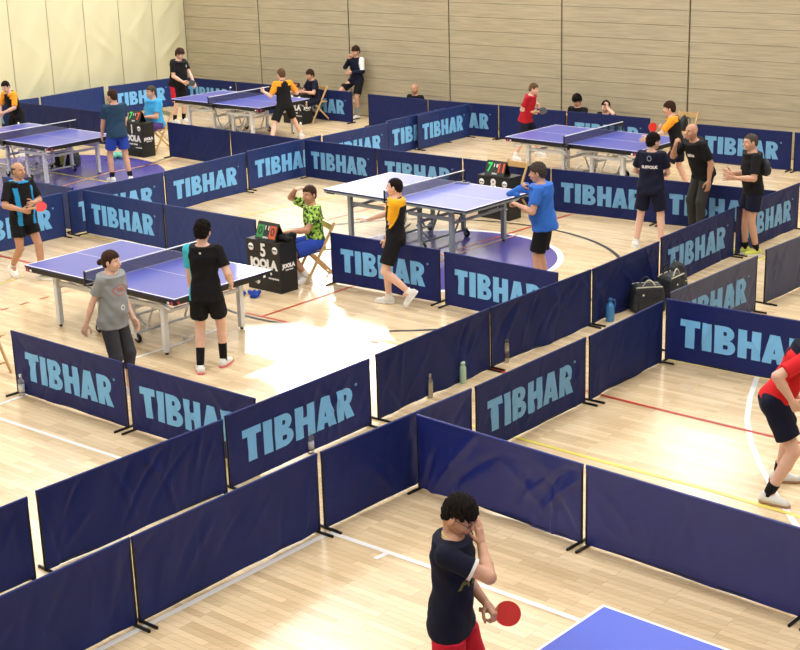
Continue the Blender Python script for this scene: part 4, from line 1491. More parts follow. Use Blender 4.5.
def racket(loc, dirv, nrm, label, front='red', S=1.0):
    """handle end at loc, blade towards dirv, red side normal nrm"""
    RR = mat('red_rubber', (214, 44, 40), 0.5, var=.05); BR = mat('black_rubber_sheet', (28, 28, 30), 0.5); WD = mat('blade_wood', (190, 150, 104), 0.6)
    d = Vector(dirv).normalized(); n = Vector(nrm); n = (n - d * n.dot(d)).normalized(); y = n.cross(d)
    M = Matrix((d, y, n)).transposed().to_4x4(); M.translation = Vector(loc)
    t = thing('table_tennis_bat', label, 'bat', (0, 0, 0), 0, 'table tennis bats')
    t.matrix_world = M
    def blade(z0, z1, r, x0, m_, nm, parent):
        b = MB()
        N = 28
        pts = []
        for k in range(N):
            a = 2 * math.pi * k / N
            pts.append((.175 + .080 * r * math.cos(a), .076 * r * math.sin(a)))
        pts = [(max(px, x0), py) for px, py in pts]
        vs = [(px, py, z0) for px, py in pts] + [(px, py, z1) for px, py in pts]
        b.add(vs, [tuple(range(N))[::-1], tuple(range(N, 2 * N))] + [(k, (k + 1) % N, N + (k + 1) % N, N + k) for k in range(N)], m_)
        return b.build(nm, parent)
    blade(-.003, .003, 1.0, .09, WD, 'blade', t)
    a, b2 = (RR, BR) if front == 'red' else (BR, RR)
    blade(.0032, .0065, .985, .112, a, 'rubber', t)
    blade(-.0065, -.0032, .985, .112, b2, 'rubber', t)
    b = MB()
    b.box((.052, 0, 0), (.105, .028, .022), WD, bevel=.005)
    b.build('handle', t)
    return t

# ------------------------------------------------------------------ who stands where
CAMP = Vector((0, 0, CAM_H))
def atn(u, v, n):
    d = bp(u, v) - CAMP
    t = (n - CAMP.dot(NR)) / d.dot(NR)
    return CAMP + d * t

class Spot:
    """a figure's floor point, heading and size; turns measured points into body coordinates"""
    def __init__(s, o, yaw, H):
        s.o = Vector((o[0], o[1], 0)); s.yaw = yaw; s.H = H; s.S = H / 1.75
    def loc(s, w):
        a = R(s.yaw); d = w - s.o
        return ((d.x * math.cos(a) + d.y * math.sin(a)) / s.S, (-d.x * math.sin(a) + d.y * math.cos(a)) / s.S, d.z / s.S)
    def foot(s, u, v, lift=0.0):
        q = s.loc(bp(u, v)); return (q[0], q[1], lift)
    def hand(s, u, v, dy=0.0):
        """the point seen at u, v at the depth of the body plus dy"""
        p1 = bp(u, v, 0.0); d = p1 - CAMP
        t = (s.o.y + dy) / d.y
        return s.loc(CAMP + d * t)
def P_(sp, label, pose, look, lod=.011):
    return person(sp.o.x, sp.o.y, sp.yaw, sp.H, label, pose, look, lod)

# boy in front, hand over his face
o = bp(457, 492, 1.70); sp = Spot((o.x - .05, o.y), -22, 1.72)
boy = P_(sp, 'boy in navy shirt with white cuffs holding a hand to his face',
   dict(lean=3, head=(-10, 27), rh=sp.hand(481, 544, .0), rpole=(.9, -.6, -.6), rhand='flat', rpalm=(-1, .3, 0), rhd=(-.25, .35, .9), wide=.012,
        lh=sp.hand(486, 603, .02), lpole=(-1, .5, -.3), lhand='grip', lpalm=(0, -.3, -1), lf=(.06, .12, 0), rf=(-.05, -.12, 0), twist=4),
   dict(skin='mid', hair='fringe', hairc='dark', shirt=[CNAVY, CWHITE], shirt_fn=lambda t, y, x, sl: np.zeros(len(t), int), shorts=CDRED, glasses=True, collar=mat('pale_yellow_trim', (206, 200, 130), .8), sleeve=.60, hem=-.17), .0075)
# white cuffs
def cuff(pr, s_, frac, m_, r=.069):
    a, e, h = pr['j'][s_]; S = pr['S']; c0 = a + (e - a) * frac; d = norm(e - a)
    b = MB(); b.tube([Vector((c0 - d * .008) * S), Vector((c0 + d * .012) * S)], [r * S, r * S], m_, 20)
    sh = [c_ for c_ in pr['T'].children if c_.name.startswith('shirt')][0]
    b.build('cuff', sh)
for s_ in 'lr': cuff(boy, s_, .615, CWHITE, .071)
on_shirt(boy, 'ATT', .13, mat('olive_print', (120, 122, 60), .8), .55, -.02, 1)
h = boy['hand']('l'); w = boy['hd']('l')
racket(h + Vector((-.045, -.02, -.03)), (1, -.15, -.12), (-.1, -.9, .5), 'red table tennis bat held low by the boy in the navy shirt')

# red shirted player, right edge
sp = Spot(bp(776, 497), -12, 1.80)
def red_fn(t, y, x, sl): return ((sl == 0) & (t > .86) | ((np.abs(y) < .04) & (t > .7))).astype(int)
pr = P_(sp, 'player in a red and navy shirt crouching forward at the right edge',
   dict(lean=28, pelvis=(-.06, 0, .86), head=(0, -8), rf=sp.foot(768, 503), lf=sp.foot(778, 481), rh=sp.hand(792, 401, -.26), lh=sp.hand(797, 398, .0), rpole=(-1, -.5, -.6), lpole=(-1, .5, -.6), rhand='grip', lhand='grip', rfy=-25, lfy=-5),
   dict(skin='light', hair='short', hairc='dark', shirt=[CRED, CNAVY], shirt_fn=red_fn, shorts=CNAVY, socks=CBLACK, sock=.10, shoe=SHOEW, sole=SOLET, collar=CNAVY, leg=.72, sleeve=.75, hem=.0), .0085)
on_shirt(pr, 'TIBHAR', .05, CWHITE, .72, .07, 1, .12)

# bald player with the bat, left
o = bp(15, 160, 1.66); sp = Spot((o.x + .02, o.y - .05), -42, 1.7)
def polo_fn(t, y, x, sl): return (((np.abs(np.abs(y) - .115 - .02 * t) < .028) & (t < .85)) | ((np.abs(y) < .085) & (t > .95))).astype(int)
pr = P_(sp, 'bald player in a black and azure polo holding a red bat at the left edge',
   dict(lean=0, head=(10, 0), fat=.03, wide=.02, rf=(-.25, -.08, .03), rfp=25, lf=(.22, .1, 0), rh=sp.hand(22, 210, -.30), rpole=(-1, -1, -.3), lh=sp.hand(33, 203, -.12), lpole=(-.6, 1, -.3), rhand='grip', lhand='flat'),
   dict(skin='tan', hair='rim', hairc='grey', shirt=[CBLACK, CAZ], shirt_fn=polo_fn, shorts=CBLACK, leg=.62, sock=.06, collar=CAZ, hem=-.14, sleeve=.8, fat=0), .010)
racket(sp.o + Vector((0, 0, 0)) + (bp(29, 211, 0) - sp.o) * 0 + (CAMP + (bp(28, 209, 0) - CAMP) * ((sp.o.y - .33) / bp(28, 209, 0).y) - sp.o), (1, .1, .12), (0, -.75, .65), 'red bat held by the bald player in the azure trimmed polo')

# woman in grey
o = bp(106, 249, 1.6); sp = Spot((o.x, o.y), -25, 1.62)
pr = P_(sp, 'woman with tied back hair in a grey printed T-shirt walking past the near table',
   dict(lean=3, head=(8, 2), rh=sp.hand(84, 331, -.1), rpole=(-1, -.3, 0), lh=sp.hand(133, 318, .1), lpole=(-1, .4, -.2), rf=(-.12, -.08, .02), rfp=12, lf=(.10, .08, 0), fat=.03, wide=.02, twist=-6),
   dict(skin='light', hair='bun', hairc='brown', female=True, shirt=CGREY, shorts=CCHAR, pants=True, pants_to=.45, sock=0, shoe=SHOEW, sleeve=.62, hem=-.12), .010)
on_shirt(pr, '', 0, None, .70, -.01, 1, shape=ring_shape(.10, .055, .12, mat('faded_red_print', (190, 96, 84), .8)))
on_shirt(pr, 'TTC', .05, mat('faded_red_print', (190, 96, 84)), .70, -.01, 1)
on_shirt(pr, '', 0, None, .34, -.02, 1, shape=ring_shape(.03, .03, .4, CWHITE))
b = MB(); q = pr['T']
# boy in black and turquoise, back view
sp = Spot((bp(212, 371).x, bp(212, 371).y), 82, 1.75)
def turq_fn(t, y, x, sl): return ((sl == 1) | ((y > .15) & (t < .7))).astype(int)
pr = P_(sp, 'boy in a black shirt with one turquoise sleeve seen from behind',
   dict(lean=1, head=(-6, 8), lf=sp.foot(201, 373), rf=sp.foot(224, 366), lfy=22, rfy=-12, lh=sp.hand(193, 297, .08), lpole=(-1, .3, 0), rh=sp.hand(231, 283, .12), rpole=(-1, -.4, 0), wide=-.012),
   dict(skin='light', hair='full', hairc='dark', shirt=[CBLACK, CCYAN], shirt_fn=turq_fn, shorts=CBLACK, socks=CBLACK, sock=.2, shoe=SHOEW, sole=SOLEP, leg=.72, hem=-.12, sleeve=.68), .010)
on_shirt(pr, '', 0, None, .88, 0, -1, shape=rect_shape(.022, .022, CWHITE))

# umpire in green
ch5 = Vector((-1.12, 18.80, 0)); sp = Spot((ch5.x, ch5.y), 201, 1.74)
chair(ch5.x + .02, ch5.y + .03, 204, 'wooden folding chair under the umpire in the green patterned shirt')
P_(sp, 'umpire in a green and black patterned shirt seated, hand raised to his brow',
   dict(lean=4, pelvis=(-.02, 0, .52), head=(30, 0), lf=(.16, .10, 0), rf=(.18, -.14, 0), lh=(.40, .14, .74), lpole=(-.6, .7, -.8), lhand='flat', lpalm=(0, 0, -1),
        rh=(.17, -.17, 1.245), rpole=(.6, -1, .1), rhand='flat', rpalm=(-.4, .2, -1), rhd=(-.1, .95, .25)),
   dict(skin='tan', hair='short', hairc='brown', shirt=CGRN, shorts=CROYAL, leg=.8, sleeve=.7, hem=-.05), .010)

# player in yellow and black walking
sp = Spot(bp(399, 302), 172, 1.69)
P_(sp, 'player in a yellow and black shirt walking left with one arm pointing',
   dict(lean=-3, head=(-8, 0), lf=sp.foot(410, 309, .06), lfp=52, rf=sp.foot(389, 303), lh=sp.hand(384, 252, -.12), lpole=(-1, .3, 0), rh=sp.hand(369, 219, .15), rpole=(-.4, -.7, -1), rhand='open', rhd=(.9, .1, .05), rpalm=(0, .3, -1)),
   dict(skin='light', hair='buzz', hairc='dark', shirt=CLUBY, shirt_fn=lambda t, y, x, sl: ((sl > 0) | (t > .84)).astype(int), shorts=CBLACK, collar=CBLACK, sock=.05, shoe=SHOEW, leg=.78, hem=-.12, sleeve=.8), .0095)

# man in bright blue at the pale table
o = bp(543, 163, 1.69); sp = Spot((o.x + .02, o.y), 166, 1.72)
pb = P_(sp, 'man in a bright blue T-shirt wiping the end of the pale table with a towel',
   dict(lean=6, head=(4, 6), lh=sp.hand(518, 205, -.06), lpole=(-.3, .6, -1), lhand='grip', lpalm=(0, 0, -1), rh=sp.hand(529, 189, .2), rpole=(-.5, -.6, -1), rhand='grip', rpalm=(0, 0, -1), lf=(.04, .13, 0), rf=(0, -.13, 0), fat=.03, wide=.045),
   dict(skin='mid', hair='full', hairc='grey', shirt=CBLUE, shorts=CBLACK, leg=.85, sleeve=.66, hem=-.1), .010)

# woman in navy, back view
sp = Spot(bp(648, 247), 66, 1.68)
pr = P_(sp, 'woman in navy kit with a dark cap of hair seen from behind, talking',
   dict(lean=2, head=(-42, 4), lf=sp.foot(636, 247), rf=sp.foot(661, 249), lfy=25, rfy=-25, lh=(.26, .10, 1.02), lpole=(-.5, 1, -.6), rh=(.26, -.10, 1.02), rpole=(-.5, -1, -.6), wide=.03, fat=.02),
   dict(skin='light', hair='full', hairc='dark', female=True, shirt=CNAVY, shorts=CNAVY, leg=.82, sleeve=.7, hem=-.14, sock=.04, shoe=SHOEW), .0105)
on_shirt(pr, 'SUFFOLK', .055, CWHITE, .60, 0, -1)
on_shirt(pr, '', 0, None, .84, 0, -1, name='crest', shape=ring_shape(.034, .04, .3, mat('pale_crest', (150, 156, 170), .6)))

# bald man bending to listen
o = bp(691, 127, 1.62); sp = Spot((o.x + .17, o.y + .1), 207, 1.76)
pr = P_(sp, 'bald man in black T-shirt and dark trousers bending forward, hand at his chin',
   dict(lean=22, head=(8, -2), px=-.08, lh=sp.hand(709, 181, -.24), lpole=(-1, .5, 0), rh=(.40, -.075, 1.345), rpole=(.2, -.6, -1), rhand='fist', rhd=(.0, .35, .9), rpalm=(-1, .2, 0), lf=(.05, .12, 0), rf=(.0, -.12, 0), wide=.03, fat=.01),
   dict(skin='tan', hair='bald', hairc='grey', shirt=CBLACK, shorts=mat('dark_trouser_cloth', (46, 46, 44), .9, var=.1), pants=True, sleeve=.8, hem=-.06, sock=0, shoe=SHOEB, sole=SHOEB), .0105)
on_shirt(pr, 'asics', .075, CWHITE, .70, .02, 1, .130)

# man with open hands
_o = bp(749, 255.5); sp = Spot((_o.x + .05, _o.y - .05), 186, 1.74)
pm = P_(sp, 'man in black top and navy shorts holding out open hands, lime shoes',
   dict(lean=4, head=(6, 4), lf=sp.foot(756, 255), rf=sp.foot(745, 253), wide=.02, lfy=10, rfy=-10, lh=sp.hand(735, 178, -.12), lpole=(-1, .4, -.6), lhand='open', rh=sp.hand(731, 173, .12), rpole=(-1, -.4, -.6), rhand='open', lpalm=(0, -1, .4), rpalm=(0, 1, .4), fat=.005),
   dict(skin='mid', hair='buzz', hairc='grey', shirt=CBLACK, shorts=CNAVY, leg=.66, sleeve=.8, socks=CBLACK, sock=.08, shoe=SHOEY, sole=SOLEW, hem=-.06), .0105)
b = MB(); w_ = pm['T']

# boy in black and orange at the right far table
o = bp(669, 104, 1.5); sp = Spot((o.x + .18, o.y + .05), 166, 1.6)
pl = P_(sp, 'player in black and orange reaching over the far right table with a red bat',
   dict(lean=14, head=(8, 4), lh=sp.hand(648, 138, -.1), lpole=(-.4, .4, -1), lhand='relax', rh=sp.hand(662, 127, .12), rpole=(-.4, -.8, -.6), rhand='grip', lf=(.22, .2, 0), rf=(-.2, -.2, 0)),
   dict(skin='light', hair='full', hairc='brown', shirt=[CBLACK, CORANGE], shirt_fn=club_fn, shorts=CNAVY, leg=.78, sleeve=.8, sock=.06, shoe=SHOEW, collar=CORANGE), .0125)
_h = pl['hand']('r')
racket(_h + Vector((0, -.05, .0)), (-1, -.25, .1), (0, -1, .15), 'red bat held up by the player at the far right table')

# boy in red
sp = Spot(bp(525, 158), -28, 1.52)
pl = P_(sp, 'boy in a red shirt and navy shorts holding a black bat at the table end',
   dict(lean=16, head=(4, 12), rf=sp.foot(515, 160), lf=sp.foot(538, 156), rfy=-20, lfy=10, rh=sp.hand(533, 112, -.1), rpole=(-1, -.4, -.4), wide=.015, rhand='grip', lh=sp.hand(538, 105, .12), lpole=(-.6, 1, -.4), lhand='grip'),
   dict(skin='light', hair='short', hairc='lightbrown', shirt=cloth_mat('deep_red_cloth', (176, 30, 44)), shorts=CNAVY, leg=.85, sleeve=.7, sock=.1, shoe=SHOEW), .0125)
_h = pl['hand']('r')
racket(_h + Vector((.01, -.03, .0)), (1, -.1, .15), (0, -.7, .7), 'black bat held by the boy in the red shirt', front='black')

# spectators by the wall
def seated_by_wall(u, v, label, pose, look, H=1.72, lod=.0125, dyaw=0):
    """sits on the floor against the wall, knees drawn up"""
    o = atn(u, v, 24.38)
    sp = Spot((o.x, o.y), 229.7 + dyaw, H)
    zt = o.z - .875 * sp.S
    p0 = dict(lean=0, pelvis=(.0, 0, .10 + max(0, zt)), lf=(.30, .14, 0), rf=(.30, -.14, 0), lk=(1, .2, 1.2), rk=(1, -.2, 1.2), lh=(.22, .16, .40), rh=(.22, -.16, .40))
    p0.update(pose)
    print('seated', label[:20], round(o.z, 2))
    return P_(sp, label, p0, look, lod)
seated_by_wall(415, 84, 'bald spectator in black whose head shows above a plain barrier', dict(head=(10, 4)), dict(skin='tan', hair='bald', hairc='grey', shirt=CBLACK, shorts=CBLACK, sleeve=.7))
seated_by_wall(578, 95, 'dark haired spectator in black looking down behind the far right table', dict(head=(6, 30), lh=(.26, .02, .56), lhand='flat', lpole=(-.2, 1, -.5)), dict(skin='mid', hair='curly', hairc='dark', shirt=CBLACK, shorts=CBLACK, sleeve=.7))
seated_by_wall(604, 101, 'spectator in black resting her head on her raised hand', dict(head=(0, 8), side=-5, lh=(.10, .14, .77), lpole=(.4, 1, -.6), lhand='fist', lhd=(-.1, -.1, 1), rh=(.28, -.05, .5)), dict(skin='light', hair='short', hairc='dark', shirt=CBLACK, shorts=CBLACK, sleeve=.6, female=True))

# boy leaning on the wall
_o = atn(357, 112, 24.47); sp = Spot((_o.x, _o.y), 226, 1.66)
def jac_fn(t, y, x, sl): return ((sl == 1) & (t > .5)).astype(int)
P_(sp, 'boy in a dark tracksuit top leaning on the wall, one foot up, hand at mouth',
   dict(lean=-2, head=(6, 16), px=-.05, lf=(.08, .08, 0), rf=(-.10, -.10, .38), rfp=45, rk=(1, -.4, .2), rh=(.17, -.03, 1.43), rpole=(-.2, -.8, -1), rhand='fist', rhd=(-.2, .1, 1), lh=(.2, .08, 1.12), lpole=(-.8, 1, -.4)),
   dict(skin='mid', hair='full', hairc='brown', shirt=[CNAVY, CWHITE], shirt_fn=jac_fn, sleeve=1.2, shorts=CBLACK, leg=.8, socks=CGREY, sock=.2, shoe=SHOEW, hem=-.14, sole=SHOEB), .0125)

# seated boy umpire at the far table
c3 = bp(316, 121) + Vector((.02, -.05, 0)); sp = Spot((c3.x, c3.y), 214, 1.52)
chair(c3.x + .0, c3.y + .06, 214, 'wooden folding chair under the seated boy by the back wall')
P_(sp, 'boy in a navy polo seated at the far desk keeping score',
   dict(lean=10, pelvis=(0, 0, .56), head=(10, 12), lf=(.42, .12, 0), rf=(.42, -.12, 0), lh=(.42, .12, .82), rh=(.42, -.1, .86), lpole=(-.6, .7, -.8), rpole=(-.6, -.7, -.8)),
   dict(skin='mid', hair='curly', hairc='brown', shirt=CNAVY, shorts=CNAVY, leg=.9, sleeve=.7, hem=-.05), .0125)

# far player in orange
sp = Spot(bp(286, 141), 118, 1.66)
pr = P_(sp, 'player in black and orange lunging at the far left table, seen from behind',
   dict(lean=6, head=(6, 4), lf=sp.foot(272, 145), rf=sp.foot(301, 137.5), lh=sp.hand(264, 92, .08), lpole=(-.3, .3, -1), rh=(.24, -.20, 1.02), rpole=(-.8, -.8, -.4), rfy=-40, lfy=15, px=-.02),
   dict(skin='light', hair='short', hairc='lightbrown', shirt=[CBLACK, CORANGE], shirt_fn=club_fn, shorts=CBLACK, leg=.85, sleeve=.8, sock=.06, shoe=SHOEW, collar=CBLACK), .0125)

# far player in black
sp = Spot(bp(182, 122), -32, 1.72)
pk = P_(sp, 'player in a black shirt by the cream wall holding a grey bat in both hands',
   dict(lean=11, head=(0, 20), rf=sp.foot(175, 123), lf=sp.foot(184, 122), rh=sp.hand(183, 82, -.30), rpole=(-.8, -1, -.3), lh=sp.hand(194, 83, -.10), lpole=(-.8, .9, -.3), rhand='grip', lhand='grip', fat=.05, wide=.06),
   dict(skin='light', hair='curly', hairc='brown', shirt=CBLACK, shorts=CBLACK, stripe=CDRED, leg=.88, sleeve=.7, socks=CBLACK, sock=.12, shoe=SHOEW), .0125)
on_shirt(pk, '19', .07, CWHITE, .8, .09, 1, .15)
_h = pk['hand']('r')
racket(_h + Vector((.03, -.05, 0)), (1, 0, -.15), (0, -.8, .5), 'bat between the hands of the player in black by the cream wall', front='black')

# umpire in light blue
c5 = bp(159, 150); sp = Spot((c5.x, c5.y), 214, 1.78)
chair(c5.x + .06, c5.y + .05, 214, 'wooden folding chair under the umpire in the light blue polo')
P_(sp, 'umpire in a light blue polo seated beside the far left table',
   dict(lean=5, pelvis=(0, 0, .51), head=(10, 2), lf=(.38, .14, 0), rf=(.38, -.14, 0), lh=(.33, .12, .72), rh=(.33, -.10, .74), lpole=(-.6, .7, -.8), rpole=(-.6, -.7, -.8), fat=.05, wide=.03),
   dict(skin='mid', hair='short', hairc='grey', shirt=CSKY, shorts=CPURP, leg=.85, sleeve=.72, hem=-.05, collar=CSKY), .0125)

# man in blue shorts, back view
sp = Spot(bp(122, 181), 122, 1.72)
P_(sp, 'man in a dark teal T-shirt and royal blue shorts seen from behind',
   dict(lean=3, head=(28, 2), lf=sp.foot(113, 182), rf=sp.foot(131, 181), lh=sp.hand(102, 136, .05), lpole=(-1, .5, 0), rh=(.2, -.2, .85), rpole=(-1, -.5, 0), rfy=-20, wide=.03, fat=.02),
   dict(skin='mid', hair='short', hairc='brown', shirt=CTEAL, shorts=CROYAL, leg=.74, sleeve=.72, socks=CBLACK, sock=.1, shoe=SHOEW, hem=-.12), .0115)

# orange player, left edge
o = bp(6, 83, 1.48); sp = Spot((o.x + .13, o.y + .12), 236, 1.6)
P_(sp, 'player in black and orange bending over behind the table at the left edge',
   dict(lean=20, head=(12, 22), lh=(.42, .05, 1.0), lpole=(-.3, 1, -.8), rh=(.40, -.12, .95), rpole=(-.3, -1, -.8), rhand='grip', lhand='relax', lf=(.1, .18, 0), rf=(0, -.18, 0)),
   dict(skin='light', hair='short', hairc='dark', shirt=[CBLACK, CORANGE], shirt_fn=club_fn, shorts=CBLACK, leg=.85, sleeve=.85, shoe=SHOEW, collar=CBLACK), .0125)

# ------------------------------------------------------------------ chairs without a sitter
bk = bp(523, 161, .76); a = R(229)
chair(bk.x + .33 * math.cos(a), bk.y + .33 * math.sin(a), 229, 'empty wooden folding chair behind the desk numbered 8')
ft = bp(11.5, 373); a = R(-40); lx, ly = .24, .2
chair(ft.x - (lx * math.cos(a) - ly * math.sin(a)), ft.y - (lx * math.sin(a) + ly * math.cos(a)), -40, 'wooden folding chair whose front leg shows at the left edge')
ch = atn(684, 118, 24.25)
chair(ch.x, ch.y, 229, 'wooden folding chair under a black bag behind the far right player')

# ------------------------------------------------------------------ bottles, balls, towels, bags
STEEL = mat('brushed_steel', (176, 172, 166), 0.28, metal=0.9, var=0.06)
def bottle(loc, h, r, body, cap, label, kind, band=None, taper=.5):
    t = thing('drinking_bottle', label, 'bottle', loc, 0, 'drinks bottles on the floor')
    b = MB()
    nk = r * taper
    b.lathe([(0, 0), (r * .95, 0), (r, .008), (r, h * .62), (r * .96, h * .68), (r * (taper + .25), h * .76), (nk, h * .82), (nk, h * .87), (0, h * .87)], body, 24)
    b.build('body', t)
    b = MB()
    b.lathe([(0, h * .86), (nk * 1.12, h * .86), (nk * 1.12, h * .985), (nk * .9, h), (0, h)], cap, 20)
    b.build('cap', t)
    if band:
        b = MB(); b.lathe([(r + .0004, h * .2), (r + .001, h * .2), (r + .001, h * .5), (r + .0004, h * .5)], band, 24); b.build('sleeve', t)
    return t
bottle(bp(430, 397), .255, .034, STEEL, STEEL, 'slim steel bottle left of the pale green one', 'steel')
bottle(bp(463, 383), .24, .036, mat('mint_enamel', (176, 206, 178), .4, var=.03), mat('mint_cap', (190, 216, 192), .5), 'pale green bottle between two steel ones', 'green', taper=.7)
bottle(bp(506, 362), .27, .036, STEEL, mat('dark_cap', (70, 62, 60), .4), 'steel bottle right of the pale green one', 'steel', band=mat('brown_band', (96, 84, 80), .4, metal=.5), taper=.75)
bl = bottle(bp(610, 321), .285, .052, mat('clear_blue_plastic', (56, 128, 190), .2, var=.1, spec=.6), mat('blue_cap', (40, 92, 150), .4), 'large light blue bottle left of the black bags', 'blue', taper=.45)
b = MB(); b.tube([(.03, 0, .26), (.055, 0, .27), (.062, 0, .22), (.055, 0, .17)], .007, mat('blue_cap', (40, 92, 150)), 8); b.build('handle', bl)
def clear_mat():
    m = bpy.data.materials.new('clear_plastic'); m.use_nodes = True
    b = m.node_tree.nodes['Principled BSDF']
    b.inputs['Base Color'].default_value = (.9, .93, .95, 1); b.inputs['Roughness'].default_value = .08
    b.inputs['Transmission Weight'].default_value = .85; b.inputs['IOR'].default_value = 1.25
    return m
CLEAR = clear_mat()
bottle(bp(22.5, 395.5), .24, .033, CLEAR, WHITE, 'small clear bottle with pale label at the open end of the near barrier', 'clear', band=mat('label_grey', (226, 228, 228), .6), taper=.4)
bottle(bp(311, 453), .245, .033, CLEAR, mat('clear_cap', (180, 186, 196), .3), 'clear plastic bottle standing on the corridor floor', 'clear', band=mat('label_clear', (186, 192, 198), .4), taper=.35)

def ball(loc, label):
    bm = bmesh.new(); bmesh.ops.create_icosphere(bm, subdivisions=3, radius=.02)
    me = bpy.data.meshes.new('ball'); bm.to_mesh(me); bm.free()
    me.materials.append(WHITE)
    for p in me.polygons: p.use_smooth = True
    o = link('table_tennis_ball', me, None, loc); tag(o, label, 'ball', 'table tennis balls'); return o
p = bp(184.5, 338.5); ball((p.x, p.y, .0205), 'white ball on the floor under the near table')
p = bp(230.5, 87.5, .98); ball((p.x, p.y, .98), 'white ball in the air over the far left table')
p = bp(18.5, 123, .785); ball((p.x, p.y, .782), 'white ball on the table cut by the left edge')
p = bp(461, 181, .785)
bt = mat('grey_towel_cloth', (150, 152, 166), .9)

def cloth_blob(name, loc, size, m_, label, cat, seed, rz=0.0, st=.009):
    r_ = random.Random(seed)
    s = SDF((-size[0], -size[1], 0), (size[0], size[1], size[2] * 1.4), st)
    for k in range(9):
        a = (r_.uniform(-.7, .7) * size[0], r_.uniform(-.6, .6) * size[1], size[2] * r_.uniform(.2, .4))
        b = (a[0] + r_.uniform(-.4, .4) * size[0], a[1] + r_.uniform(-.5, .5) * size[1], size[2] * r_.uniform(.2, .6))
        a, b = [tuple(np.clip(q, (-size[0] * .8, -size[1] * .8, 0), (size[0] * .8, size[1] * .8, size[2])) for q in (v,))[0] for v in (a, b)]
        s.cone(a, b, size[2] * .32, size[2] * .28, .012)
    Z = s.ax[2][None, None, :]
    s.F = np.maximum(s.F, .004 - Z).astype(np.float32)
    V, F_ = s.get()
    V[:, 2] -= V[:, 2].min() - .001
    o = link(name, np_mesh(name, V, F_, [m_]), None, loc, rz)
    return tag(o, label, cat)
p = bp(249, 296); cloth_blob('towel', (p.x, p.y, 0), (.22, .13, .09), CROYAL, 'crumpled royal blue towel on the floor left of desk 5', 'towel', 1, R(-20))
TEALT = cloth_mat('mint_towel_cloth', (120, 190, 170))
p = bp(488, 213); cloth_blob('towel', (p.x, p.y, 0), (.26, .2, .06), TEALT, 'pale mint towel on the floor under the pale table', 'towel', 2)
p = bp(119, 158); cloth_blob('towel', (p.x, p.y, 0), (.26, .2, .16), TEALT, 'mint towel on the floor behind the man in blue shorts', 'towel', 3)
p = bp(463, 182, .78); cloth_blob('towel', (p.x, p.y, .761), (.14, .07, .04), bt, 'small grey cloth lying by the net of the pale table', 'towel', 4, R(-30), .006)
# black cap on desk 5
cap_ = dpt((-1.54, 18.11), .05, .2, DH)
cloth_blob('cap', cap_, (.12, .10, .12), CBLACK, 'black cap lying on desk 5 by the hand of the umpire', 'cap', 5)

# towel in the hands of the man in blue
s = SDF((-.35, -.25, -.2), (.35, .25, .3), .009)
s.cone((-.13, 0, -.05), (0, .02, .0), .035, .045); s.cone((0, .02, 0), (.10, 0, .06), .045, .035, .02); s.cone((-.13, .03, -.05), (-.02, -.04, -.06), .02, .03, .02); s.cone((.02, 0, 0), (.12, -.04, -.03), .035, .02, .02)
V, F_ = s.get()
h1 = sp_b = pb['hand']('r')
tw_ = link('towel', np_mesh('towel', V, F_, [CBLUE]), None, h1 + Vector((-.13, -.03, .0)), 0)
tag(tw_, 'bright blue towel gripped by the man wiping the pale table', 'towel')

# sports bags
BAGM = mat('black_bag_nylon', (30, 34, 40), .6, bump=.4, bscale=30, var=.2); PIPE = mat('cream_piping', (196, 190, 168), .6)
def duffel(loc, rz, L, W, H, label, strap=True):
    t = thing('sports_bag', label, 'bag', loc, rz, 'black sports bags in the corridor')
    s = SDF((-L / 2 - .03, -W / 2 - .03, -.01), (L / 2 + .03, W / 2 + .03, H + .06), .009)
    def fn(X, Y, Z):
        sh = 1 - .22 * np.clip(Z / H, 0, 1) ** 2
        qx = np.abs(X) - (L / 2 - .05) * sh; qy = np.abs(Y) - (W / 2 - .05) * sh; qz = np.abs(Z - H / 2) - (H / 2 - .05)
        return np.sqrt(np.maximum(qx, 0) ** 2 + np.maximum(qy, 0) ** 2 + np.maximum(qz, 0) ** 2) + np.minimum(np.maximum(np.maximum(qx, qy), qz), 0) - .05 + .005 * np.sin(40 * X + 20 * Z) * np.sin(33 * Z + 15 * Y)
    s.put((-L / 2 - .02, -W / 2 - .02, -.01), (L / 2 + .02, W / 2 + .02, H + .02), fn)
    V, F_ = s.get(); V[:, 2] -= V[:, 2].min()
    link('body', np_mesh('bag', V, F_, [BAGM]), t)
    b = MB()
    for sy in (-1, 1):
        x1, y1, z1 = L / 2 * .78, sy * W / 2 * .74, H * .97
        b.tube([(-x1, y1, z1), (-x1 * .5, y1 * 1.1, z1 + .005), (x1 * .5, y1 * 1.1, z1 + .005), (x1, y1, z1)], .008, PIPE, 8)
    b.build('piping', t)
    if strap:
        for sy in (-1, 1):
            b = MB()
            b.tube([(-.09 + .18 * k / 10, sy * W * .28, H * .93 + .10 * math.sin(math.pi * k / 10)) for k in range(11)], .009, PIPE if sy < 0 else BAGM, 8)
            b.build('handle', t)
    b = MB(); b.box((0, -W / 2 - .002, H * .35), (L * .6, .012, H * .4), BAGM, bevel=.004); b.box((-L * .2, -W / 2 - .009, H * .72), (.02, .004, .02), WHITE); b.build('pocket', t)
    return t
p = bp(641, 309); duffel((p.x + .06, p.y - .07, 0), R(5), .42, .27, .33, 'left black sports bag with cream piping beside the light blue bottle')
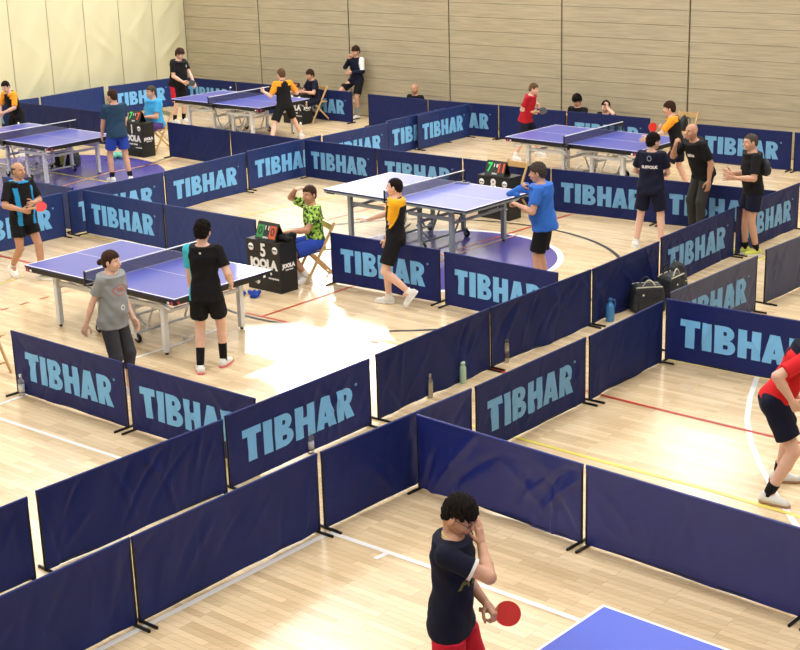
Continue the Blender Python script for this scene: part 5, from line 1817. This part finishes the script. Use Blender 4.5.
p = bp(663, 300); duffel((p.x + .09, p.y - .02, 0), R(50), .40, .26, .34, 'middle black sports bag with a tall handle next to the backpack')
def backpack(loc, rz, label, S=1.0, z=0.0):
    t = thing('backpack', label, 'bag', loc, rz)
    s = SDF((-.22, -.18, -.02), (.22, .18, .52), .009)
    s.ell((0, 0, .22), (.16, .11, .24)); s.ell((0, -.08, .15), (.12, .07, .13), k=.03); s.ell((0, 0, .08), (.15, .11, .09), k=.03)
    X, Y, Z = s.ax[0][:, None, None], s.ax[1][None, :, None], s.ax[2][None, None, :]
    s.F = np.maximum(s.F + .006 * np.sin(50 * X + 20 * Z) * np.sin(40 * Z), -Z).astype(np.float32)
    V, F_ = s.get(); V = V * S; V[:, 2] -= V[:, 2].min()
    link('body', np_mesh('pack', V, F_, [BAGM]), t)
    b = MB(); b.tube([Vector((-.04 + .08 * k / 6, .02, .45 + .04 * math.sin(math.pi * k / 6))) * S for k in range(7)], .008 * S, BLACK, 6); b.build('handle', t)
    for sx in (-1, 1):
        b = MB(); b.tube([Vector(q) * S for q in ((sx * .07, .09, .42), (sx * .1, .15, .35), (sx * .1, .16, .2), (sx * .08, .10, .07))], .012 * S, BLACK, 6); b.build('strap', t)
    b = MB(); b.tube([Vector((-.1, -.12, .2)) * S, Vector((0, -.15, .22)) * S, Vector((.1, -.12, .2)) * S], .004 * S, PIPE, 5); b.build('zip', t)
    return t
p = bp(676, 297); backpack((p.x + .02, p.y + .12, 0), R(30), 'black backpack leaning over the grey barrier end next to the bags', .95)
p = atn(684, 118, 24.25); backpack((p.x, p.y, .455), R(229), 'black backpack on a chair behind the far right player', .62)
p = pm['M'] @ Vector((-.12 * pm['S'], 0, 1.14 * pm['S'])); backpack(p, R(186 - 90), 'small black backpack on the back of the man with open hands', .5)
p = bp(68, 166); t = duffel((p.x, p.y, 0), R(-20), .5, .26, .3, 'dark sports bag with a lime side under the table at the left edge')
b = MB(); b.box((-.02, -.135, .16), (.12, .02, .24), SHOEY, bevel=.006); b.build('side_panel', t)
